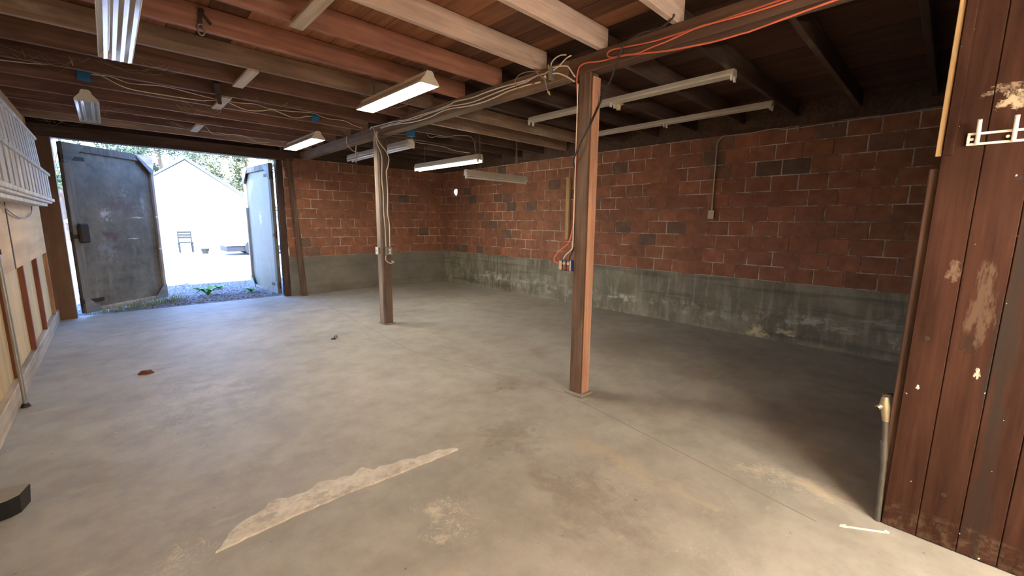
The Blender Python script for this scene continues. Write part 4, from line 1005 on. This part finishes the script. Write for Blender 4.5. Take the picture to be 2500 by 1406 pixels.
# light bulb holder on the right joists
lh = thing('lamp_socket', (4.18, 2.69, 2.735), 'small white bulb socket between the two bare lamp battens', 'lamp socket')
link('socket_base', MB().tube([(4.18, 2.69, ZJ - .002), (4.18, 2.69, ZJ - .02)], .055, 14), M['plastic_white'], lh)
link('socket_cup', MB().tube([(4.18, 2.69, ZJ - .021), (4.18, 2.69, ZJ - .075)], [.03, .024], 12), M['ivory'], lh)

# hook with chain link and bridle on a red joist
hk = thing('hanging_hook', (0.605, 3.77, 2.78), 'iron bolt with steel chain link hanging on the red joist', 'hook')
link('bolt_head', MB().tube([(0.612, 3.789, 2.925), (0.612, 3.755, 2.925)], .016, 8), M['iron'], hk)
link('hanger_strap', MB().bar((0.606, 3.765, 2.93), (0.598, 3.765, 2.815), .022, .008, (0, 1, 0)), M['iron'], hk)
link('hanger_strap', MB().bar((0.614, 3.772, 2.915), (0.662, 3.772, 2.855), .018, .006, (0, 1, 0)), M['iron'], hk)
link('chain_link', MB().ring((0.6, 3.765, 2.80), .036, .0055, (1, 0, 0), .55, 1.0, 16, 8), M['galv'], hk)

# dark iron bracket hanging by the blocking
ib = thing('iron_bracket', (0.975, 6.04, 2.75), 'dark rusty iron bracket hanging beside the pale blocking', 'bracket')
link('bracket_bar', MB().bar((0.93, 5.30, 2.87), (0.975, 5.52, 2.77), .05, .03), M['iron'], ib)
link('bracket_bar', MB().bar((0.96, 5.45, 2.80), (0.985, 5.535, 2.72), .035, .03), M['iron'], ib)

# ------------------------------------------------------------------ slatted panels stored along the left wall
def slat_panel(label, y0, y1, z0, z1, xa, xb, depth, pitch, top_slats=False):
    """white slatted panel: rails with many upright slats; xa/xb = face at foot / head"""
    t = thing('slatted_panel', (xa, (y0 + y1) / 2, z0), label, 'panel')
    d = depth
    link('rail', MB().cbox(xa - d, xa + .012, y0, y1, z0, z0 + .035, .004), M['white_slat'], t)
    link('rail', MB().cbox(xb - d, xb + .012, y0, y1, z1 - .035, z1, .004), M['white_slat'], t)
    n = int((y1 - y0 - .04) / pitch)
    for k in range(n):
        yy = y0 + .02 + k * (y1 - y0 - .04 - pitch) / max(1, n - 1)
        link('slat', MB().prism([(xa - .004, yy, z0 + .036), (xa - .004, yy + pitch * .72, z0 + .036), (xb - .004, yy + pitch * .72, z1 - .036), (xb - .004, yy, z1 - .036)], (-.02, 0, 0)), M['white_slat'], t)
    return t
shelf = thing('wall_shelf', (-0.56, 5.9, 1.66), 'narrow white painted shelf board under the slatted panels', 'shelf')
link('shelf_board', MB().cbox(XSF + .002, -0.482, 3.6, 7.86, 1.676, 1.698, .003), M['white_slat'], shelf)
link('shelf_batten', MB().cbox(XSF + .002, -0.515, 3.6, 7.70, 1.638, 1.6755, .003), M['white_slat'], shelf)
slat_panel('weathered white slatted panel standing on the shelf', 3.65, 7.93, 1.70, 2.05, -0.475, -0.480, .045, .25)
slat_panel('weathered white slatted panel leaning above and behind the other one', 4.4, 8.12, 2.052, 2.50, -0.540, -0.560, .03, .21)
cable('drooping_cord', [(-0.655, 5.55, 1.68), (-0.64, 5.7, 1.60), (-0.635, 6.2, 1.52), (-0.635, 6.9, 1.50), (-0.64, 7.5, 1.56), (-0.655, 7.85, 1.70)], .006, M['cord_grey'], 'thin dark cord drooping below the shelf on the plywood', 'cord')

# galvanised pole leaning on the left wall
pp = thing('metal_pole', (-0.60, 4.92, 0.0), 'grey galvanised pole leaning against the plywood wall', 'pole')
link('pole_tube', MB().tube([(-0.625, 4.97, .012), (-0.632, 5.0, 1.0), (-0.640, 5.02, 1.66)], .014, 10), M['galv'], pp)
link('pole_collar', MB().tube([(-0.632, 5.0, 1.22), (-0.633, 5.0, 1.26)], .02, 10), M['iron'], pp)
link('pole_foot', MB().tube([(-0.625, 4.97, .001), (-0.625, 4.97, .03)], [.03, .018], 10), M['iron'], pp)

# plank leaning on the back wall by the door jamb
pk = link('leaning_plank', MB().prism([(2.665, 8.86, .002), (2.755, 8.83, .002), (2.665, 8.955, 2.66), (2.575, 8.965, 2.66)], (0.012, .018, 0)), M['board_dark'])
tag(pk, 'tall dark plank leaning on the block wall beside the door jamb', 'plank')
# pale stick standing against the right wall
stp = link('pale_batten', MB().cbox(6.13, 6.1835, 4.90, 4.975, 1.20, 2.33, .004), M['pale_stick'])
tag(stp, 'pale new wood batten fixed upright on the block wall', 'batten')

# white coat hook rail on the partition
hr = thing('hook_rail', (2.69, -0.17, 1.84), 'white metal hook rail on the board partition', 'hook rail')
y0_, y1_ = -0.36, -0.001
fr = MB().cbox(2.686, 2.697, y0_, y1_, 1.843, 1.853, .002).cbox(2.686, 2.697, y0_, y1_, 1.885, 1.895, .002)
fr.cbox(2.686, 2.697, y1_ - .01, y1_, 1.8535, 1.8845, .002).cbox(2.686, 2.697, y0_, y0_ + .01, 1.8535, 1.8845, .002)
link('rail_frame', fr, M['white_paint'], hr)
for yy in (-0.032, -0.132, -0.232, -0.332):
    pts = [(2.684, yy, 1.846), (2.681, yy, 1.88), (2.668, yy + .001, 1.915), (2.655, yy + .002, 1.942)]
    link('peg', MB().tube(smooth_path(pts, 4), .0075, 10), M['white_paint'], hr)
    link('screw', MB().tube([(2.6855, yy + .016, 1.868), (2.699, yy + .016, 1.868)], .006, 8), M['white_paint'], hr)

# standpipe with tap
sp_ = thing('standpipe', (2.725, 0.125, 0), 'grey water standpipe with an old brass tap at the partition end', 'pipe')
link('pipe', MB().tube([(2.712, 0.084, 0), (2.722, 0.092, .28), (2.73, 0.112, .535)], .0135, 12), M['old_pipe'], sp_)
link('pipe_coupling', MB().tube([(2.7235, 0.096, .33), (2.727, 0.105, .43)], .017, 12), M['old_pipe'], sp_)
tp = link('tap_body', MB().tube([(2.73, 0.112, .53), (2.732, 0.118, .575), (2.728, 0.126, .615), (2.73, 0.128, .655)], [.015, .019, .021, .014], 12), M['brass'], sp_)
link('spout', MB().tube(smooth_path([(2.728, 0.128, .60), (2.716, 0.140, .604), (2.706, 0.150, .595)], 4), [.012] * 8 + [.015], 10), M['brass'], tp)
link('spout_mouth', MB().tube([(2.7055, 0.1505, .5945), (2.705, 0.1512, .594)], .0095, 10), M['gap'], tp)
link('tap_handle', MB().bar((2.705, 0.145, .664), (2.76, 0.10, .664), .02, .01), M['iron'], tp)

# ------------------------------------------------------------------ loose things on the floor
zt = thing('plastic_anchor', (2.575, .12, .001), 'small white arrow-shaped plastic strip on the slab by the partition', 'plastic strip')
a_, b_ = Vector((2.53, .187, .004)), Vector((2.622, .048, .004)); dd = (b_ - a_).normalized(); ss = Vector((dd.y, -dd.x, 0))
link('shaft', MB().bar(a_, b_, .008, .005), M['white_paint'], zt)
link('fork_tip', MB().prism([a_ + ss * .001, a_ + ss * .013 - dd * .002, a_ - dd * .034 + ss * .006], (0, 0, .005)), M['white_paint'], zt)
link('fork_tip', MB().prism([a_ - ss * .001, a_ - dd * .026 - ss * .004, a_ - ss * .011 + dd * .004], (0, 0, .005)), M['white_paint'], zt)
link('tail_tip', MB().prism([b_ - ss * .009, b_ + dd * .012 - ss * .011, b_ + dd * .02, b_ + dd * .012 + ss * .01, b_ + ss * .006], (0, 0, .005)), M['white_paint'], zt)

def scrap(cx, cy, s, mat, label, seed):
    rnd = random.Random(seed); n_ = 9; mb_ = MB()
    base = [(cx + math.cos(2 * math.pi * k / n_) * s * rnd.uniform(.6, 1.1), cy + math.sin(2 * math.pi * k / n_) * s * .6 * rnd.uniform(.6, 1.1), .001) for k in range(n_)]
    mid = [(cx + (p[0] - cx) * .6, cy + (p[1] - cy) * .6, s * rnd.uniform(.25, .5)) for p in base]
    mb_.add(base + mid + [(cx, cy, s * .45)], [(k, (k + 1) % n_, n_ + (k + 1) % n_, n_ + k) for k in range(n_)] + [(n_ + k, n_ + (k + 1) % n_, 2 * n_) for k in range(n_)] + [tuple(range(n_))[::-1]])
    return tag(link('floor_scrap', mb_, mat), label, 'scrap')
scrap(0.125, 5.30, .075, M['debris'], 'rust brown crumpled scrap lying on the slab', 4)
t_ = thing('floor_eyebolt', (1.953, 5.317, 0), 'small black eyebolt set in the slab towards the doorway', 'eyebolt')
link('plug', MB().tube([(1.94, 5.317, .0), (1.94, 5.317, .012)], [.035, .022], 12), M['black'], t_)
link('eye', MB().ring((1.975, 5.33, .017), .02, .005, (1, .3, 0), 1, .8, 12, 6), M['iron'], t_)

dl = thing('wedge_ramp', (-0.56, 3.15, 0), 'low black wedge with worn grey top on the slab by the sill', 'wedge')
poly = [(-0.655, 3.055, 0), (-0.50, 3.075, 0), (-0.462, 3.105, 0), (-0.436, 3.205, 0), (-0.47, 3.225, 0), (-0.655, 3.25, 0)]
cen = Vector((-0.56, 3.15, 0))
low = [Vector(p) + (cen - Vector(p)) * .10 + Vector((0, .03, .002)) for p in poly]
hi = [Vector(p) + Vector((0, 0, .112)) for p in poly]
n = len(poly)
link('wedge_body', MB().add(low + hi, [(i, (i + 1) % n, n + (i + 1) % n, n + i) for i in range(n)] + [tuple(range(n))[::-1], tuple(range(n, 2 * n))]), M['black'], dl)
M['wedge_top'] = plain('worn grey tread', (0.28, 0.25, 0.2), 0.8, var=0.2)
link('wedge_tread', MB().prism([p + (cen - p) * .03 + Vector((0, 0, .0005)) for p in hi], (0, 0, .008)), M['wedge_top'], dl)

# ------------------------------------------------------------------ outside
struct('ground', MB().box(-40, 60, YB + 0.121, 90, -0.3, -0.012), M['drive'])
gv = struct('gravel_apron', MB().box(-6, 12, YB + 0.125, 12.6, -0.2, -0.008), M['gravel'])
random.seed(21)
mb = MB()
oc = [(1, 0, 0), (-1, 0, 0), (0, 1, 0), (0, -1, 0), (0, 0, 1), (0, 0, -1)]
of = [(0, 2, 4), (2, 1, 4), (1, 3, 4), (3, 0, 4), (2, 0, 5), (1, 2, 5), (3, 1, 5), (0, 3, 5)]
for i in range(5200):
    x = random.uniform(-0.9, 3.6); y = YB + .3 + 3.7 * random.random() ** 1.3; s = random.uniform(.008, .03)
    a = random.uniform(0, 6.28); ca, sa = math.cos(a), math.sin(a); e1, e2, e3 = s * random.uniform(.8, 1.5), s * random.uniform(.6, 1.1), s * random.uniform(.4, .8)
    mb.add([(x + p[0] * e1 * ca - p[1] * e2 * sa, y + p[0] * e1 * sa + p[1] * e2 * ca, -.006 + p[2] * e3) for p in oc], of)
g = link('loose_gravel', mb, M['stone']); g['kind'] = 'stuff'; g['label'] = 'loose grey gravel outside the doorway'; g['category'] = 'gravel'

def weed(x, y, nl, h, label, seed, mat):
    rnd = random.Random(seed); t = thing('weed', (x, y, 0), label, 'plant', 'weeds in the gravel')
    for k in range(nl):
        a = 2 * math.pi * k / nl + rnd.uniform(-.3, .3); ln = h * rnd.uniform(.7, 1.15); w = ln * .16; mb_ = MB()
        d = Vector((math.cos(a), math.sin(a), 0)); s_ = Vector((-d.y, d.x, 0)); L_, R_, C_ = [], [], []
        for j in range(6):
            u = j / 5; c_ = Vector((x, y, -.005)) + d * (ln * .75 * u) + Vector((0, 0, ln * (1.1 * u - .75 * u * u) * rnd.uniform(.9, 1.1)))
            ww = w * math.sin(math.pi * min(.98, u * .9 + .08)); L_.append(c_ + s_ * ww + Vector((0, 0, ww * .4))); C_.append(c_); R_.append(c_ - s_ * ww + Vector((0, 0, ww * .4)))
        mb_.add(L_ + C_ + R_, [(j, j + 1, 7 + j, 6 + j) for j in range(5)] + [(6 + j, 7 + j, 13 + j, 12 + j) for j in range(5)], True)
        link('leaf', mb_, mat, t)
weed(1.30, 10.15, 11, .34, 'leafy green weed in the gravel at the middle of the doorway', 1, M['plant'])
weed(2.02, 10.0, 7, .2, 'small green weed in the gravel beside the pale door leaf', 2, M['plant'])
weed(1.62, 10.9, 7, .2, 'small green weed further out in the gravel', 5, M['plant'])
random.seed(9)
mb = MB()
for i in range(700):
    u = random.random(); x = -0.35 + u * 1.15 + random.uniform(-.1, .25); y = 9.25 + u * .65 + random.uniform(-.12, .25)
    h_ = random.uniform(.04, .14); a = random.uniform(0, 6.28); ln = Vector((math.cos(a), math.sin(a), 0)) * h_ * random.uniform(.3, 1.1); s_ = Vector((-math.sin(a), math.cos(a), 0)) * .004
    p = Vector((x, y, -.01))
    mb.add([p - s_, p + s_, p + ln * .5 + s_ * .7 + Vector((0, 0, h_ * .7)), p + ln * .5 - s_ * .7 + Vector((0, 0, h_ * .7)), p + ln + Vector((0, 0, h_))], [(0, 1, 2, 3), (3, 2, 4)])
g = link('grass_tufts', mb, M['grass']); g['kind'] = 'stuff'; g['label'] = 'dry grass growing along the foot of the dark door leaf'; g['category'] = 'grass'

# white gabled house across the yard
hs_ = thing('house', (2.96, 30.0, 0), 'white gabled house across the yard behind the doors', 'house')
gx, pk_z, sl, hw, y0h = 2.96, 4.37, 0.715, 4.3, 26.0
ez = pk_z - sl * hw
link('gable_wall', MB().prism([(gx - hw + .3, y0h, -.3), (gx + hw - .3, y0h, -.3), (gx + hw - .3, y0h, ez + .2), (gx, y0h, pk_z - .05), (gx - hw + .3, y0h, ez + .2)], (0, 9, 0)), M['house'], hs_)
for s_ in (-1, 1):
    link('roof_slope', MB().prism([(gx, y0h - .35, pk_z), (gx + s_ * hw, y0h - .35, ez), (gx + s_ * hw, y0h - .35, ez + .09), (gx, y0h - .35, pk_z + .09)], (0, 9.6, 0)), M['roof_shingle'], hs_)
    link('barge_board', MB().prism([(gx, y0h - .38, pk_z - .02), (gx + s_ * hw, y0h - .38, ez - .02), (gx + s_ * hw, y0h - .38, ez + .05), (gx, y0h - .38, pk_z + .05)], (0, .025, 0)), M['roof_edge'], hs_)

# parked white car, nose towards the middle of the yard
cr_ = thing('car', (5.4, 21.6, 0), 'white car parked in the yard, mostly hidden by the pale door leaf', 'car')
prof = [(3.42, .40), (3.36, .58), (3.40, .80), (3.6, .92), (4.45, 1.02), (5.0, 1.42), (5.3, 1.50), (6.3, 1.48), (7.0, 1.05), (7.6, 1.0), (7.68, .7), (7.6, .38)]
link('car_body', MB().prism([(x_, 20.9, z_) for x_, z_ in prof], (0, 1.65, 0)), M['car'], cr_)
link('side_glass', MB().prism([(4.6, 20.892, 1.05), (5.05, 20.892, 1.37), (6.25, 20.892, 1.40), (6.8, 20.892, 1.04)], (0, .004, 0)), M['car_glass'], cr_)
link('underbody', MB().box(3.5, 7.5, 20.95, 22.5, .16, .379), M['black'], cr_)
for wx in (4.45, 6.75):
    for wy in (20.88, 22.35):
        w_ = link('wheel', MB().tube([(wx, wy, .31), (wx, wy + .21, .31)], .32, 20), M['black'], cr_)
        link('hub_cap', MB().tube([(wx, wy - .008, .31), (wx, wy + .003, .31)], .15, 16), M['iron'], w_)

# dark garden chair and a small pot in front of the house
gc = thing('garden_chair', (2.45, 24.5, 0), 'dark garden chair standing in front of the white house', 'chair')
M['chair'] = plain('dark chair slats', (0.022, 0.024, 0.018), 0.8)
for k in range(3):
    link('back_slat', MB().cbox(2.22 + k * .0, 2.75, 24.5, 24.53, .62 + k * .12, .71 + k * .12, .01), M['chair'], gc)
link('seat', MB().cbox(2.2, 2.76, 24.1, 24.52, .42, .47, .01), M['chair'], gc)
for lx in (2.22, 2.70):
    for ly in (24.12, 24.48):
        link('leg', MB().cbox(lx, lx + .05, ly, ly + .05, -.012, .95 if ly > 24.3 else .42, .006), M['chair'], gc)
pt = thing('flower_pot', (3.0, 22.9, 0), 'small dark pot on the drive between chair and car', 'pot')
link('pot_body', MB().tube([(3.0, 22.9, -.01), (3.0, 22.9, .18)], [.1, .15], 14), M['chair'], pt)
link('pot_rim', MB().tube([(3.0, 22.9, .181), (3.0, 22.9, .22)], .165, 14), M['chair'], pt)

# trees
def tree(x, y, h, r, nleaf, mat, label, seed):
    rnd = random.Random(seed)
    t = thing('tree', (x, y, 0), label, 'tree', 'trees behind the white house')
    tr = MB().tube([(x, y, -.1), (x + .1, y, h * .3), (x - .1, y + .1, h * .75)], [.28, .2, .07], 10)
    cl = []
    for k in range(26):
        a = rnd.uniform(0, 6.28); zz = h * rnd.uniform(.22, .98); rr = r * math.sqrt(rnd.random()) * (1.05 - .6 * abs(zz / h - .5))
        c_ = Vector((x + math.cos(a) * rr, y + math.sin(a) * rr, zz)); cl.append((c_, rnd.uniform(.55, 1.05)))
        if k % 3 == 0: tr.tube([(x, y, zz * .7), tuple(c_)], [.07, .02], 6)
    link('trunk', tr, M['bark'], t)
    mb_ = MB()
    for i in range(nleaf):
        c_, cr2 = rnd.choice(cl)
        d = Vector((rnd.gauss(0, 1), rnd.gauss(0, 1), rnd.gauss(0, .8))).normalized() * cr2 * rnd.random() ** .45
        p = c_ + d; s = rnd.uniform(.09, .17)
        u = Vector((rnd.gauss(0, 1), rnd.gauss(0, 1), rnd.gauss(0, .7))).normalized(); w = u.orthogonal().normalized()
        mb_.add([p - u * s, p + w * s * .45, p + u * s, p - w * s * .45], [(0, 1, 2, 3)])
    link('foliage', mb_, mat, t)
tree(-2.2, 41.0, 10.0, 2.5, 6500, M['leaf'][0], 'green broadleaf tree beyond the dark door leaf', 31)
tree(3.3, 42.0, 10.5, 2.5, 6500, M['leaf'][2], 'dull green tree behind the ridge of the house', 32)
tree(8.8, 41.0, 9.5, 2.5, 7000, M['leaf'][1], 'olive green tree behind the right roof slope', 33)
tree(14.3, 42.0, 10.0, 2.5, 4000, M['leaf'][1], 'olive tree furthest along behind the right roof slope', 34)
tree(0.6, 49.0, 11.5, 2.5, 5000, M['leaf'][0], 'tall green tree further back behind the left roof slope', 35)
tree(6.3, 49.0, 11.5, 2.5, 5000, M['leaf'][1], 'tall olive tree further back behind the house', 36)
tree(-7.7, 42.0, 9.0, 2.5, 4000, M['leaf'][0], 'outlying green tree at the edge of the yard', 37)

# dusty cobweb threads slung under the joists
random.seed(77)
mb = MB()
def web(c, n_, spread, drop):
    c = Vector(c)
    for _ in range(n_):
        a_ = c + Vector((random.uniform(-1, 1) * spread, random.uniform(-.5, .5) * spread, random.uniform(-.025, .005)))
        b_ = c + Vector((random.uniform(-1, 1) * spread, random.uniform(-.5, .5) * spread, random.uniform(-.025, .005)))
        m_ = (a_ + b_) / 2 + Vector((random.uniform(-.04, .04), 0, -random.uniform(.1, 1) * drop))
        mb.tube(smooth_path([a_, m_, b_], 5), random.uniform(.0006, .0016), 4, False)
web((1.02, 7.3, 2.80), 16, .35, .10); web((0.95, 6.1, 2.80), 12, .3, .12); web((0.15, 6.9, 2.79), 10, .3, .1); web((-.25, 5.2, 2.80), 8, .3, .1)
web((1.7, 7.9, 2.79), 14, .45, .08); web((0.3, 4.9, 2.80), 8, .35, .1); web((-.3, 8.2, 2.79), 12, .28, .12); web((2.3, 4.3, 2.80), 8, .3, .08); web((1.5, 5.4, 2.80), 8, .4, .08)
M['web'] = plain('dusty cobweb', (0.42, 0.34, 0.27), 0.9)
g = link('cobwebs', mb, M['web']); g['kind'] = 'stuff'; g['label'] = 'dusty cobweb threads hanging under the joists'; g['category'] = 'cobweb'
